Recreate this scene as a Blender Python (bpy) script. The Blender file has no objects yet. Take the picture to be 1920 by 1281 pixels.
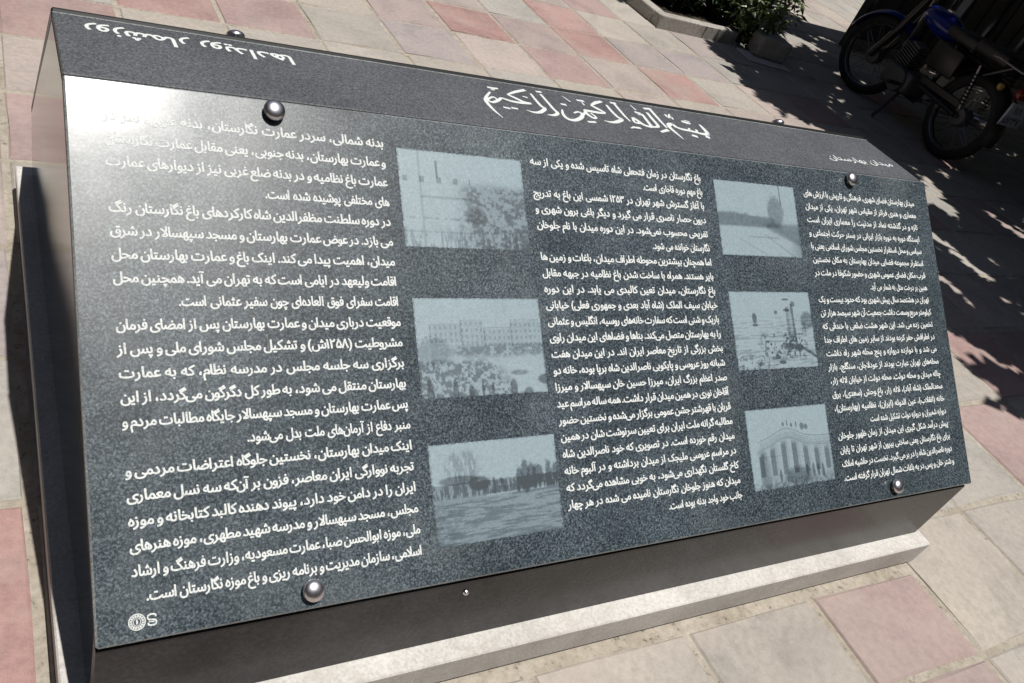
import bpy, bmesh, math, random
from mathutils import Vector, Matrix
random.seed(7)
D = bpy.data
SC = bpy.context.scene
COL = SC.collection
R = math.radians

# ------------------------------------------------------------------ camera
cam_d = D.cameras.new('camera'); cam = D.objects.new('camera', cam_d); COL.objects.link(cam)
cam_d.sensor_width = 36.0
cam_d.lens = 1538.17 / 1920 * 36
cam_d.shift_x = 0.04427
cam_d.shift_y = 0.03296
cam_d.clip_start = 0.02; cam_d.clip_end = 2000
rx = (0.8685151, -0.3823502, 0.3154200)
ry = (-0.0422812, -0.6911904, -0.7214347)
rz = (0.4938560, 0.6132406, -0.6164756)
cam.matrix_world = Matrix(((rx[0], -ry[0], -rz[0], -0.09338),
                           (rx[1], -ry[1], -rz[1], -0.59341),
                           (rx[2], -ry[2], -rz[2], 1.36191),
                           (0, 0, 0, 1)))
SC.camera = cam

# ------------------------------------------------------------------ light
SUN = Vector((0.105, -0.20, 1.0)).normalized()
EL = math.asin(SUN.z)
w = D.worlds.new('World'); SC.world = w; w.use_nodes = True
nt = w.node_tree; nt.nodes.clear()
sky = nt.nodes.new('ShaderNodeTexSky'); sky.sky_type = 'NISHITA'; sky.sun_disc = False
sky.sun_elevation = EL
sky.sun_rotation = math.atan2(SUN.x, SUN.y)
sky.air_density = 1.0; sky.dust_density = 1.0
bg = nt.nodes.new('ShaderNodeBackground'); bg.inputs['Strength'].default_value = 0.05
wo = nt.nodes.new('ShaderNodeOutputWorld')
nt.links.new(sky.outputs[0], bg.inputs[0]); nt.links.new(bg.outputs[0], wo.inputs[0])
sd = D.lights.new('sun', 'SUN'); sd.energy = 5.0; sd.angle = R(0.53); sd.color = (1.0, 0.965, 0.91)
so = D.objects.new('sun', sd); COL.objects.link(so)
so.rotation_euler = SUN.to_track_quat('Z', 'Y').to_euler()
vs = SC.view_settings
SC.display_settings.display_device = 'sRGB'
vs.view_transform = 'Standard'; vs.look = 'None'; vs.exposure = 0.0; vs.gamma = 1.0
vs.use_curve_mapping = False
SC.cycles.max_bounces = 6; SC.cycles.diffuse_bounces = 3; SC.cycles.glossy_bounces = 3
SC.cycles.use_denoising = True

# ------------------------------------------------------------------ helpers
def tag(o, label=None, cat=None, group=None, kind=None):
    if label: o['label'] = label
    if cat: o['category'] = cat
    if group: o['group'] = group
    if kind: o['kind'] = kind
    return o
def empty(name, loc=(0, 0, 0), rz=0.0):
    o = D.objects.new(name, None); COL.objects.link(o); o.location = loc
    o.rotation_euler = (0, 0, rz); o.empty_display_size = 0.1
    return o
def ob(name, me, parent=None, mat=None, mats=None):
    if isinstance(me, bmesh.types.BMesh):
        bm = me; me = D.meshes.new(name); bm.to_mesh(me); bm.free()
    if mats:
        for m in mats: me.materials.append(m)
    elif mat: me.materials.append(mat)
    o = D.objects.new(name, me); COL.objects.link(o); o.parent = parent
    return o
def pyd(name, v, f, parent=None, mat=None, mats=None, smooth=False):
    me = D.meshes.new(name); me.from_pydata(v, [], f)
    if smooth:
        for p in me.polygons: p.use_smooth = True
    return ob(name, me, parent, mat, mats)
def recalc(bm): bmesh.ops.recalc_face_normals(bm, faces=bm.faces)
def box(bm, a, b, rot=None, piv=None):
    x0, y0, z0 = a; x1, y1, z1 = b
    vs_ = [bm.verts.new(c) for c in ((x0,y0,z0),(x1,y0,z0),(x1,y1,z0),(x0,y1,z0),(x0,y0,z1),(x1,y0,z1),(x1,y1,z1),(x0,y1,z1))]
    for q in ((0,3,2,1),(4,5,6,7),(0,1,5,4),(1,2,6,5),(2,3,7,6),(3,0,4,7)): bm.faces.new([vs_[i] for i in q])
    if rot is not None: bmesh.ops.rotate(bm, cent=piv or (0,0,0), matrix=rot, verts=vs_)
    return vs_
def bevel(bm, w_, seg=1):
    bmesh.ops.bevel(bm, geom=list(bm.edges), offset=w_, segments=seg, affect='EDGES', profile=0.5, clamp_overlap=True)
def tube(bm, pts, rad, n=8, cap=True):
    pts = [Vector(p) for p in pts]
    rads = rad if isinstance(rad, (list, tuple)) else [rad]*len(pts)
    rings = []; up = None
    for i, p in enumerate(pts):
        d = (pts[min(i+1, len(pts)-1)] - pts[max(i-1, 0)]).normalized()
        if up is None: up = Vector((0,0,1)) if abs(d.z) < .9 else Vector((1,0,0))
        s = d.cross(up).normalized(); u = s.cross(d).normalized(); up = u
        rings.append([bm.verts.new(p + (s*math.cos(2*math.pi*k/n) + u*math.sin(2*math.pi*k/n))*rads[i]) for k in range(n)])
    for a, b in zip(rings, rings[1:]):
        for k in range(n): bm.faces.new((a[k], a[(k+1)%n], b[(k+1)%n], b[k]))
    if cap:
        bm.faces.new(list(reversed(rings[0]))); bm.faces.new(rings[-1])
def lathe(bm, prof, n=24, axis='Y', c=(0,0,0), closed=False):
    """prof: (radius, offset along axis)"""
    rings = []
    for r_, h in prof:
        ring = []
        for k in range(n):
            a = 2*math.pi*k/n; p = (math.cos(a)*r_, math.sin(a)*r_)
            if axis == 'Y': q = (p[0], h, p[1])
            elif axis == 'Z': q = (p[0], p[1], h)
            else: q = (h, p[0], p[1])
            ring.append(bm.verts.new((q[0]+c[0], q[1]+c[1], q[2]+c[2])))
        rings.append(ring)
    prs = list(zip(rings, rings[1:]))
    if closed: prs.append((rings[-1], rings[0]))
    for a, b in prs:
        for k in range(n): bm.faces.new((a[k], b[k], b[(k+1)%n], a[(k+1)%n]))
    if not closed:
        for ring, (r_, h) in ((rings[0], prof[0]), (rings[-1], prof[-1])):
            bm.faces.new(ring)
    recalc(bm)
def smooth(o, ang=40):
    for p in o.data.polygons: p.use_smooth = True
    try: o.data.set_sharp_from_angle(angle=R(ang))
    except Exception: pass
    return o

# ------------------------------------------------------------------ materials
class N:
    def __init__(s, name):
        s.m = D.materials.new(name); s.m.use_nodes = True; s.t = s.m.node_tree
        s.b = s.t.nodes['Principled BSDF']
    def n(s, typ, **kw):
        x = s.t.nodes.new(typ)
        for k, v in kw.items():
            if k in x.inputs.keys() if hasattr(x.inputs, 'keys') else False: x.inputs[k].default_value = v
            else: setattr(x, k, v)
        return x
    def l(s, a, b): s.t.links.new(a, b)
    def tc(s, which='Object'):
        return s.n('ShaderNodeTexCoord').outputs[which]
    def noise(s, scale, detail=4, rough=.6, co=None, dist=0):
        x = s.n('ShaderNodeTexNoise'); x.inputs['Scale'].default_value = scale
        x.inputs['Detail'].default_value = detail; x.inputs['Roughness'].default_value = rough
        x.inputs['Distortion'].default_value = dist
        s.l(co or s.tc(), x.inputs['Vector']); return x
    def ramp(s, src, stops):
        x = s.n('ShaderNodeValToRGB'); e = x.color_ramp.elements
        while len(e) < len(stops): e.new(.5)
        for k, (p, c) in enumerate(stops):
            e[k].position = p; e[k].color = (*c, 1) if len(c) == 3 else c
        s.l(src, x.inputs[0]); return x.outputs[0]
    def mix(s, f, a, b, mode='MIX'):
        x = s.n('ShaderNodeMix'); x.data_type = 'RGBA'; x.blend_type = mode
        for v, i in ((f, 0), (a, 6), (b, 7)):
            if isinstance(v, (int, float)): x.inputs[i].default_value = v
            elif isinstance(v, tuple): x.inputs[i].default_value = (*v, 1)
            else: s.l(v, x.inputs[i])
        return x.outputs[2]
    def bump(s, src, strength, dist=.002):
        x = s.n('ShaderNodeBump'); x.inputs['Strength'].default_value = strength
        x.inputs['Distance'].default_value = dist; s.l(src, x.inputs['Height'])
        s.l(x.outputs[0], s.b.inputs['Normal'])
    def done(s, col=None, rough=None, metal=None, **kw):
        if col is not None:
            if isinstance(col, tuple): s.b.inputs['Base Color'].default_value = (*col, 1)
            else: s.l(col, s.b.inputs['Base Color'])
        if rough is not None:
            if isinstance(rough, (int, float)): s.b.inputs['Roughness'].default_value = rough
            else: s.l(rough, s.b.inputs['Roughness'])
        if metal is not None: s.b.inputs['Metallic'].default_value = metal
        for k, v in kw.items(): s.b.inputs[k.replace('_', ' ')].default_value = v
        return s.m

def stone(name, dark, mid, light, rough, scale=260, patch=.25, spec=.5):
    m = N(name)
    a = m.noise(scale, 3, .75); c = m.ramp(a.outputs[0], [(.38, dark), (.5, mid), (.62, light)])
    v = m.n('ShaderNodeTexVoronoi'); v.inputs['Scale'].default_value = scale*1.5; m.l(m.tc(), v.inputs['Vector'])
    c = m.mix(.42, c, m.ramp(v.outputs['Color'], [(.25, dark), (.6, mid), (.95, light)]))
    p = m.noise(5, 5, .6); c2 = m.ramp(p.outputs[0], [(.3, (1-patch,)*3), (.7, (1+patch,)*3)])
    c = m.mix(1, c, c2, 'MULTIPLY')
    rr = m.ramp(p.outputs[0], [(.3, (rough*.85,)*3), (.7, (rough*1.2,)*3)])
    m.bump(a.outputs[0], .12, .0006)
    m.done(c, rr); m.b.inputs['Specular IOR Level'].default_value = spec
    return m
def simple(name, col, rough=.5, metal=0, var=.12, scale=30):
    m = N(name); a = m.noise(scale, 4)
    c = m.ramp(a.outputs[0], [(.3, tuple(x*(1-var) for x in col)), (.7, tuple(min(1, x*(1+var)) for x in col))])
    return m.done(c, rough, metal)
MAT = {}
_s = stone('slab_granite', (.007,.011,.016), (.031,.046,.056), (.155,.190,.212), .355, 265, .24, .43)
_s.b.inputs['Coat Weight'].default_value = .32; _s.b.inputs['Coat Roughness'].default_value = .135
# ochre dirt smudges on the slab
nz = _s.noise(2.2, 6, .7); f_ = _s.ramp(nz.outputs[0], [(.62, (0,0,0)), (.74, (1,1,1))])
n2 = _s.noise(38, 5, .8); f2 = _s.ramp(n2.outputs[0], [(.5, (0,0,0)), (.72, (.55,.55,.55))])
ff = _s.mix(1, f_, f2, 'MULTIPLY')
old = _s.b.inputs['Base Color'].links[0].from_socket
c_ = _s.mix(ff, old, (.19, .155, .10))
mp = _s.n('ShaderNodeMapping'); mp.inputs['Scale'].default_value = (2.2, 26, 26); mp.inputs['Rotation'].default_value = (.2, .1, .6); _s.l(_s.tc(), mp.inputs[0])
sc_ = _s.noise(3.0, 6, .75, mp.outputs[0], .4); c_ = _s.mix(_s.ramp(sc_.outputs[0], [(.66, (0,0,0)), (.76, (.35,.35,.35))]), c_, (.17, .20, .215))
du = _s.noise(4.5, 7, .72); c_ = _s.mix(_s.ramp(du.outputs[0], [(.52, (0,0,0)), (.78, (.28,.28,.28))]), c_, (.20, .215, .22))
sp = _s.noise(95, 2, .5); c_ = _s.mix(_s.ramp(sp.outputs[0], [(.73, (0,0,0)), (.78, (.6,.6,.6))]), c_, (.25, .27, .28))
_s.done(c_)
MAT['slab'] = _s.m
MAT['header'] = stone('header_granite', (.040,.043,.051), (.082,.086,.097), (.155,.160,.172), .55, 300, .12, .35).m
MAT['polish'] = stone('polished_granite', (.008,.008,.009), (.014,.014,.015), (.028,.028,.03), .03, 330, .25).m
MAT['front'] = stone('front_granite', (.018,.018,.020), (.030,.030,.033), (.050,.048,.050), .24, 120, .6, .15).m
MAT['sawn'] = stone('sawn_granite_edge', (.10,.11,.115), (.2,.215,.22), (.33,.35,.35), .6, 300, .25).m  # sawn stone tone, kept pale to stand for sun glint on the edges
MAT['darkedge'] = simple('dark_granite_edge', (.018,.019,.018), .4)
_w = stone('white_base_stone', (.42,.40,.37), (.53,.515,.49), (.58,.565,.545), .7, 150, .14)
o_ = _w.b.inputs['Base Color'].links[0].from_socket; n_ = _w.noise(11, 7, .75)
c_ = _w.mix(_w.ramp(n_.outputs[0], [(.50, (0,0,0)), (.70, (.45,.45,.45))]), o_, (.30,.265,.225))
MAT['white'] = _w.done(c_)
m = N('white_engraving_paint'); a = m.noise(330, 3, .7); m.bump(a.outputs[0], .4, .0006)
MAT['ink'] = m.done(m.ramp(a.outputs[0], [(.30, (.30,.33,.335)), (.44, (.56,.58,.575)), (.6, (.68,.70,.685))]), .85)
MAT['chrome'] = simple('chromed_steel', (.66,.63,.66), .32, 1.0, .05, 80)
MAT['steel'] = simple('dull_steel', (.20,.20,.21), .38, 1.0, .1, 60)
MAT['rubber'] = simple('black_rubber', (.012,.012,.013), .8)
MAT['vinyl'] = simple('black_seat_vinyl', (.015,.014,.015), .5)
MAT['blue'] = simple('blue_motorcycle_paint', (.003,.011,.15), .2, 0, .05)
MAT['blackp'] = simple('black_frame_paint', (.012,.012,.014), .35)
MAT['alu'] = simple('cast_aluminium', (.11,.11,.12), .5, .6, .15, 90)
MAT['red'] = simple('red_tail_lens', (.14,.004,.004), .2)
MAT['amber'] = simple('amber_reflector', (.30,.20,.06), .25)
MAT['plate'] = simple('white_number_plate', (.26,.29,.34), .5)
MAT['plateink'] = simple('number_plate_ink', (.02,.03,.10), .6)
MAT['kerb'] = stone('kerb_concrete', (.24,.22,.195), (.33,.31,.28), (.42,.40,.37), .85, 70, .14).m
MAT['soil'] = simple('planter_soil', (.045,.032,.022), .95, 0, .4, 40)
MAT['bark'] = simple('tree_bark', (.09,.065,.045), .9, 0, .35, 18)
MAT['cabinet'] = simple('grey_metal_kiosk_paint', (.055,.06,.07), .5, .2, .15, 6)
MAT['gasket'] = simple('kiosk_seam', (.02,.02,.022), .6)
def leafmat(name, a, b, rough=.4):
    m = N(name); g = m.n('ShaderNodeNewGeometry')
    c = m.ramp(g.outputs['Random Per Island'], [(0, a), (1, b)])
    m.done(c, rough)
    tr = m.n('ShaderNodeBsdfTranslucent'); m.l(c, tr.inputs[0])
    mx = m.n('ShaderNodeMixShader'); mx.inputs[0].default_value = .07
    m.l(m.b.outputs[0], mx.inputs[1]); m.l(tr.outputs[0], mx.inputs[2])
    m.l(mx.outputs[0], m.t.nodes['Material Output'].inputs[0]); return m.m
MAT['leaf'] = leafmat('tree_leaf', (.025,.05,.015), (.06,.10,.03))
MAT['hedgeleaf'] = leafmat('hedge_leaf', (.012,.026,.010), (.03,.055,.02))
MAT['bushleaf'] = leafmat('shrub_leaf', (.05,.085,.025), (.14,.19,.08), .35)
# paving: colour comes from a per-tile object colour
def tilemat():
    m = N('concrete_paving_tile'); oi = m.n('ShaderNodeAttribute'); oi.attribute_type = 'GEOMETRY'; oi.attribute_name = 'tint'
    return m
def pave(name, objcol):
    m = N(name)
    if objcol:
        oi = m.n('ShaderNodeObjectInfo'); base = oi.outputs['Color']; rnd = oi.outputs['Location']
    else:
        at = m.n('ShaderNodeAttribute'); at.attribute_name = 'tint'; base = at.outputs['Color']; rnd = None
    geo = m.n('ShaderNodeNewGeometry').outputs['Position']
    a = m.noise(3.2, 6, .65, geo, .6); b = m.noise(46, 5, .7, geo); d = m.noise(420, 2, .6, geo)
    c = m.mix(1, base, m.ramp(a.outputs[0], [(.28, (.74,.74,.75)), (.5, (.99,.99,.99)), (.72, (1.13,1.11,1.09))]), 'MULTIPLY')
    c = m.mix(1, c, m.ramp(b.outputs[0], [(.27, (.78,.78,.78)), (.6, (1.06,1.06,1.06))]), 'MULTIPLY')
    c = m.mix(1, c, m.ramp(d.outputs[0], [(.25, (.86,.86,.86)), (.65, (1.06,1.06,1.06))]), 'MULTIPLY')
    # dust film drifts over the tiles
    e = m.noise(1.7, 7, .7, geo, 1.0)
    c = m.mix(m.ramp(e.outputs[0], [(.46, (0,0,0)), (.70, (.5,.5,.5))]), c, (.37,.325,.288))
    s = m.noise(7, 3, .5, geo); s2 = m.ramp(s.outputs[0], [(.70, (0,0,0)), (.735, (.35,.35,.35))])
    c = m.mix(s2, c, (.22,.195,.16))
    pt_ = m.noise(170, 4, .8, geo); c = m.mix(m.ramp(pt_.outputs[0], [(.24, (.75,.75,.75)), (.34, (0,0,0))]), c, (.13,.11,.09))
    g2 = m.noise(26, 6, .8, geo, .8); c = m.mix(m.ramp(g2.outputs[0], [(.60, (0,0,0)), (.75, (.30,.30,.30))]), c, (.20,.175,.14))
    m.bump(m.mix(.5, b.outputs[0], pt_.outputs[0]), .55, .002)
    return m.done(c, .88)
MAT['tile'] = pave('paving_tile_concrete', True)
MAT['tilefar'] = pave('paving_tile_concrete_far', False)
m = N('mortar_bed'); geo = m.n('ShaderNodeNewGeometry').outputs['Position']
a = m.noise(60, 6, .75, geo); b = m.noise(9, 4, .6, geo)
c = m.ramp(a.outputs[0], [(.34, (.11,.09,.07)), (.41, (.31,.275,.23)), (.68, (.42,.38,.32))])
c = m.mix(1, c, m.ramp(b.outputs[0], [(.35, (.82,.8,.76)), (.6, (1.05,1.05,1.05))]), 'MULTIPLY')
m.bump(a.outputs[0], .7, .004); MAT['mortar'] = m.done(c, .95)

# ------------------------------------------------------------------ ground + pavement
GX, GY, PX, PY = 2.0146, 0.0882, 0.414, 0.400
pav = pyd('pavement', [(-60,-60,-.005),(80,-60,-.005),(80,80,-.005),(-60,80,-.005)], [(0,1,2,3)], None, MAT['mortar'])
tag(pav, 'pink and beige square concrete paving laid in mortar', kind='structure')
PINK = {(-5,6),(-6,6),(-6,4),(-5,4),(-6,0),(-1,8),(-3,7),(-4,7),(0,8),(1,8),(1,7),(3,7),(2,9),(3,10),(2,8),(2,0),(-1,-1),(-1,-2),(3,1),(4,1),(5,4),(7,4),(2,11),(-5,1),(6,7),(9,8),(0,4),(-3,4),(5,0),(6,2),(8,6)}
LILAC = {(4,8),(-1,7),(5,9),(-6,2),(3,8)}
def tint(i, j):
    r_ = random.Random(i*131+j*977); k = 1 + r_.uniform(-.09, .09)
    if (i, j) in PINK:
        q = r_.random(); c = (.34-.01*q, .205+.065*q, .188+.07*q)
    elif (i, j) in LILAC: c = (.31,.27,.265)
    else:
        q = r_.random(); c = ((.37,.335,.292), (.355,.325,.29), (.365,.308,.282), (.34,.322,.295))[int(q*4)]
    return tuple(x*k for x in c)
def tile_rect(i, j):
    x0 = GX+i*PX; x1 = x0+PX; y0 = GY+j*PY; y1 = y0+PY
    g = .011
    x0 += g; x1 -= g; y0 += g*.9; y1 -= g*.9
    # tiles cut round the stone base
    if j == -1 and -6 < i < 0: y1 = min(y1, -.066)
    return x0, y0, x1, y1
def tile_mesh(x0, y0, x1, y1, seed):
    r_ = random.Random(seed); bm = bmesh.new()
    hx, hy = (x1-x0)/2, (y1-y0)/2; b_ = .006
    def ring(sx, sy, z, jit):
        return [bm.verts.new((x+r_.uniform(-jit, jit), y+r_.uniform(-jit, jit), z)) for x, y in
                ((-sx,-sy),(0,-sy),(sx,-sy),(sx,0),(sx,sy),(0,sy),(-sx,sy),(-sx,0))]
    A = ring(hx, hy, -.03, .0); B = ring(hx, hy, -.0045, .0035); C = ring(hx-b_, hy-b_, 0, .003)
    for p, q in ((A, B), (B, C)):
        for k in range(8): bm.faces.new((p[k], p[(k+1)%8], q[(k+1)%8], q[k]))
    bm.faces.new(C); return bm
def in_view(p, margin=1.12):
    d = Vector(p) - Vector((-0.09338, -0.59341, 1.36191))
    zc = d.dot(Vector(rz))
    if zc < .05: return None
    u = 875.017 + 1538.17*d.dot(Vector(rx))/zc; v = 703.79 + 1538.17*d.dot(Vector(ry))/zc
    return u, v, zc
def under_base(x0, y0, x1, y1): return x0 > -.03 and x1 < 2.04 and y0 > -.04 and y1 < 1.52
cands = []; rest = []
for i in range(-8, 56):
    for j in range(-5, 36):
        x0, y0, x1, y1 = tile_rect(i, j)
        if under_base(x0, y0, x1, y1): continue
        if j == -1 and y1-y0 < .05: continue
        vis = False; big = 0
        for px_, py_ in ((x0,y0),(x1,y0),(x1,y1),(x0,y1),((x0+x1)/2,(y0+y1)/2)):
            q = in_view((px_, py_, 0))
            if q and -30 < q[0] < 1950 and -30 < q[1] < 1310: vis = True
        cx, cy = (x0+x1)/2, (y0+y1)/2
        dist = math.hypot(cx+.093, cy+.593)
        hid = (cx > 6.7 and cy > 4.9 and (cy+.593) < (cx+.093)*.755) or (4.05 < cx < 5.1 and cy > 4.3)
        (cands if vis and not hid else rest).append((dist, i, j))
cands.sort(); near = cands[:292]; rest += cands[292:]
shared = {}
for dist, i, j in near:
    x0, y0, x1, y1 = tile_rect(i, j)
    cut = (j == -1 and -6 < i < 0)
    key = ('cut' if cut else 'full', (i*7+j*3) % 5)
    if key not in shared:
        me = D.meshes.new('paving_tile'); bm = tile_mesh(x0, y0, x1, y1, hash(key[1])+3); recalc(bm); bm.to_mesh(me); bm.free()
        me.materials.append(MAT['tile']); shared[key] = me
    o = D.objects.new('paving_tile', shared[key]); COL.objects.link(o); o.parent = pav
    r_ = random.Random(i*57+j*13)
    o.location = ((x0+x1)/2, (y0+y1)/2, r_.uniform(-.0006, .0006))
    o.color = (*tint(i, j), 1)
bm = bmesh.new(); lay = bm.loops.layers.float_color.new('tint')
for dist, i, j in rest:
    if math.hypot(i, j) > 60: continue
    x0, y0, x1, y1 = tile_rect(i, j); t = tint(i, j)
    b0 = [bm.verts.new((x, y, -.004)) for x, y in ((x0,y0),(x1,y0),(x1,y1),(x0,y1))]
    b1 = [bm.verts.new((x, y, 0)) for x, y in ((x0+.005,y0+.005),(x1-.005,y0+.005),(x1-.005,y1-.005),(x0+.005,y1-.005))]
    fs = [bm.faces.new(b1)] + [bm.faces.new((b0[k], b0[(k+1)%4], b1[(k+1)%4], b1[k])) for k in range(4)]
    for f in fs:
        for lp in f.loops: lp[lay] = (*t, 1)
o = ob('distant_paving_tiles', bm, pav, MAT['tilefar']); tag(o, kind='stuff')

# ------------------------------------------------------------------ monument
W_ = 2.025
SL = math.atan2(.492, .613); cs, sn = math.cos(SL), math.sin(SL)
TH = .020
mon = empty('stone_information_stand', (W_/2, .745, 0))
tag(mon, 'long dark granite information stand with sloping engraved text slab on a white stone base', 'information stand')
def P3(v): return (v[0]-W_/2, v[1]-.745, v[2])
Ymir = lambda y: 1.4508 - y        # mirror about header centre (y = .7254)
def prism(name, prof, x0, x1, mat, bev=0, parent=mon):
    bm = bmesh.new()
    a = [bm.verts.new(P3((x0, y, z))) for y, z in prof]; b = [bm.verts.new(P3((x1, y, z))) for y, z in prof]
    bm.faces.new(a); bm.faces.new(list(reversed(b)))
    for k in range(len(prof)): bm.faces.new((a[k], b[k], b[(k+1)%len(prof)], a[(k+1)%len(prof)]))
    recalc(bm)
    if bev: bevel(bm, bev)
    return ob(name, bm, parent, mat)
# base
prism('base_ledge', [(-.036,0),(-.036,.0785),(1.527,.0785),(1.527,0)], -.0368, W_+.021, MAT['white'], .003)
# inner core (rough, behind the facing panels)
zb_ = .0795; f0 = .012
core_prof = [(.028, zb_), (.028, .262), (.032,.264), (.632,.748), (.819,.748), (1.419,.264), (1.4228,.262), (1.4228,zb_)]
core = prism('core', core_prof, .022, W_-.022, MAT['darkedge'])
# side panels: polished, full profile
side_prof = [(.0265, zb_), (.0265, .2745), (.0270, .2860), (.625, .7665), (.8258, .7665), (1.4373, .2750), (1.4448,.2745), (1.4448, zb_)]
side_prof[-1] = (1.489, zb_); side_prof[-2] = (1.489, .268); side_prof[-3] = (1.482, .262)
# back slope runs a little flatter than the front one
prism('side_panel', side_prof, 0.0, .0215, MAT['polish'], .0012)
prism('side_panel', side_prof, W_-.0215, W_, MAT['polish'], .0012)
fw = prism('front_panel', [(.006, zb_), (.006, .2735), (.026, .2735), (.026, zb_)], .0004, W_-.0004, MAT['front'], .0008)
prism('back_panel', [(1.489, zb_), (1.489, .262), (1.469, .262), (1.469, zb_)], .0222, W_-.0222, MAT['front'], .0012)
# small steel stud on the front panel
bm = bmesh.new(); lathe(bm, [(.0001,-.0045),(.0035,-.004),(.0055,-.0015),(.0058,.0005)], 14, 'Y', P3((.576,.0052,.2396)))
smooth(ob('stud', bm, fw, MAT['chrome']))
# header panel
hd = prism('header_panel', [(.626,.749), (.626,.7785), (.8285,.7785), (.8285,.749)], .0008, W_-.0008, MAT['header'], .0016)
prism('header_trim', [(.8290,.762), (.8290,.7790), (.8325,.7790), (.8325,.768)], .0008, W_-.0008, MAT['sawn'], .0006)  # pale strip: sun highlight along the header's back edge, put into the colour
# slabs -----------------------------------------------------------
def slab_pt(u, v, h=0):   # outer face of the front slab
    return Vector(P3((u, v*cs - h*sn, .2908 + v*sn + h*cs)))
VL = .786
SB = math.atan2(.783-.268, 1.489-.8375); cb, sb = math.cos(SB), math.sin(SB); VB = (1.489-.8375)/cb
def back_pt(u, v, h=0):   # v up the slope, outer face
    return Vector(P3((u, 1.495 - v*cb + h*sb, .2665 + v*sb + h*cb)))
def slab(fn, vl, name, bev=.0026):
    bm = bmesh.new()
    vs_ = [bm.verts.new(fn(u, v, h)) for h in (-TH, 0) for u, v in ((0,0),(W_,0),(W_,vl),(0,vl))]
    for q in ((0,3,2,1),(4,5,6,7),(0,1,5,4),(1,2,6,5),(2,3,7,6),(3,0,4,7)): bm.faces.new([vs_[i] for i in q])
    recalc(bm); bevel(bm, bev)
    bm.faces.ensure_lookup_table()
    n_out = (fn(0,0,1)-fn(0,0,0)).normalized()
    for f in bm.faces: f.material_index = 0 if f.normal.dot(n_out) > .99 and f.calc_area() > .1 else 1
    return ob(name, bm, mon, mats=[MAT['slab'], MAT['sawn']])
front = slab(slab_pt, VL, 'text_slab')
back = slab(back_pt, VB, 'back_text_slab')
back.data.materials[1] = MAT['darkedge']
# bolts
def bolt(fn, u, v, parent):
    o_ = fn(u, v, 0); nrm = (fn(u, v, 1) - o_).normalized()
    bm = bmesh.new(); prof = [(.0095, -.004), (.0095, .0014), (.0062, .0015), (.0062, .0068), (.0160, .0070), (.0170, .0082), (.0170, .0095)]
    for k in range(1, 8):
        a = k/7*math.pi/2; prof.append((max(.0170*math.cos(a), .0001), .0095+.0098*math.sin(a)))
    lathe(bm, prof, 28, 'Z')
    o = ob('bolt', bm, parent, MAT['chrome']); o.location = o_; o.rotation_euler = nrm.to_track_quat('Z', 'Y').to_euler()
    smooth(o, 50)
for u in (.2955, 1.7105):
    for v in (.7655, .0275): bolt(slab_pt, u, v, front)
    for v in (VB-.034, .03): bolt(back_pt, u, v, back)

# ------------------------------------------------------------------ Persian lettering
FORMS = {}
def _f(ch, iso, fin=None, ini=None, med=None): FORMS[ch] = (iso, fin, ini, med)
for ch, b, dual in (('آ',0xFE81,0),('أ',0xFE83,0),('ؤ',0xFE85,0),('إ',0xFE87,0),('ئ',0xFE89,1),('ا',0xFE8D,0),('ب',0xFE8F,1),('ة',0xFE93,0),('ت',0xFE95,1),('ث',0xFE99,1),('ج',0xFE9D,1),('ح',0xFEA1,1),('خ',0xFEA5,1),('د',0xFEA9,0),('ذ',0xFEAB,0),('ر',0xFEAD,0),('ز',0xFEAF,0),('س',0xFEB1,1),('ش',0xFEB5,1),('ص',0xFEB9,1),('ض',0xFEBD,1),('ط',0xFEC1,1),('ظ',0xFEC5,1),('ع',0xFEC9,1),('غ',0xFECD,1),('ف',0xFED1,1),('ق',0xFED5,1),('ل',0xFEDD,1),('م',0xFEE1,1),('ن',0xFEE5,1),('ه',0xFEE9,1),('و',0xFEED,0),('پ',0xFB56,1),('چ',0xFB7A,1),('ژ',0xFB8A,0),('ک',0xFB8E,1),('گ',0xFB92,1),('ی',0xFBFC,1)):
    _f(ch, b, b+1, b+2 if dual else None, b+3 if dual else None)
LAMALEF = {'ا':0xFEFB, 'آ':0xFEF5}
def shape(s):
    out = []; n = len(s); i = 0
    joins = lambda c: c in FORMS
    while i < n:
        c = s[i]
        if c not in FORMS:
            if c != '\u200c': out.append(c)
            i += 1; continue
        pv = i > 0 and s[i-1] in FORMS and FORMS[s[i-1]][2] is not None
        if c == 'ل' and i+1 < n and s[i+1] in LAMALEF:
            out.append(chr(LAMALEF[s[i+1]] + (1 if pv else 0))); i += 2; continue
        nx = i+1 < n and joins(s[i+1]) and FORMS[c][2] is not None
        k = (3 if nx else 1) if pv else (2 if nx else 0)
        out.append(chr(FORMS[c][k])); i += 1
    # right-to-left: logical -> visual, digits keep their order
    res = []; run = []
    for c in out:
        if '\u06f0' <= c <= '\u06f9': run.append(c)
        else:
            if run: res.append(''.join(run)); run = []
            res.append({'(': ')', ')': '('}.get(c, c))
    if run: res.append(''.join(run))
    vis = []
    for t in reversed(res): vis.extend(list(t))
    return vis
_gc = {}
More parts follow.
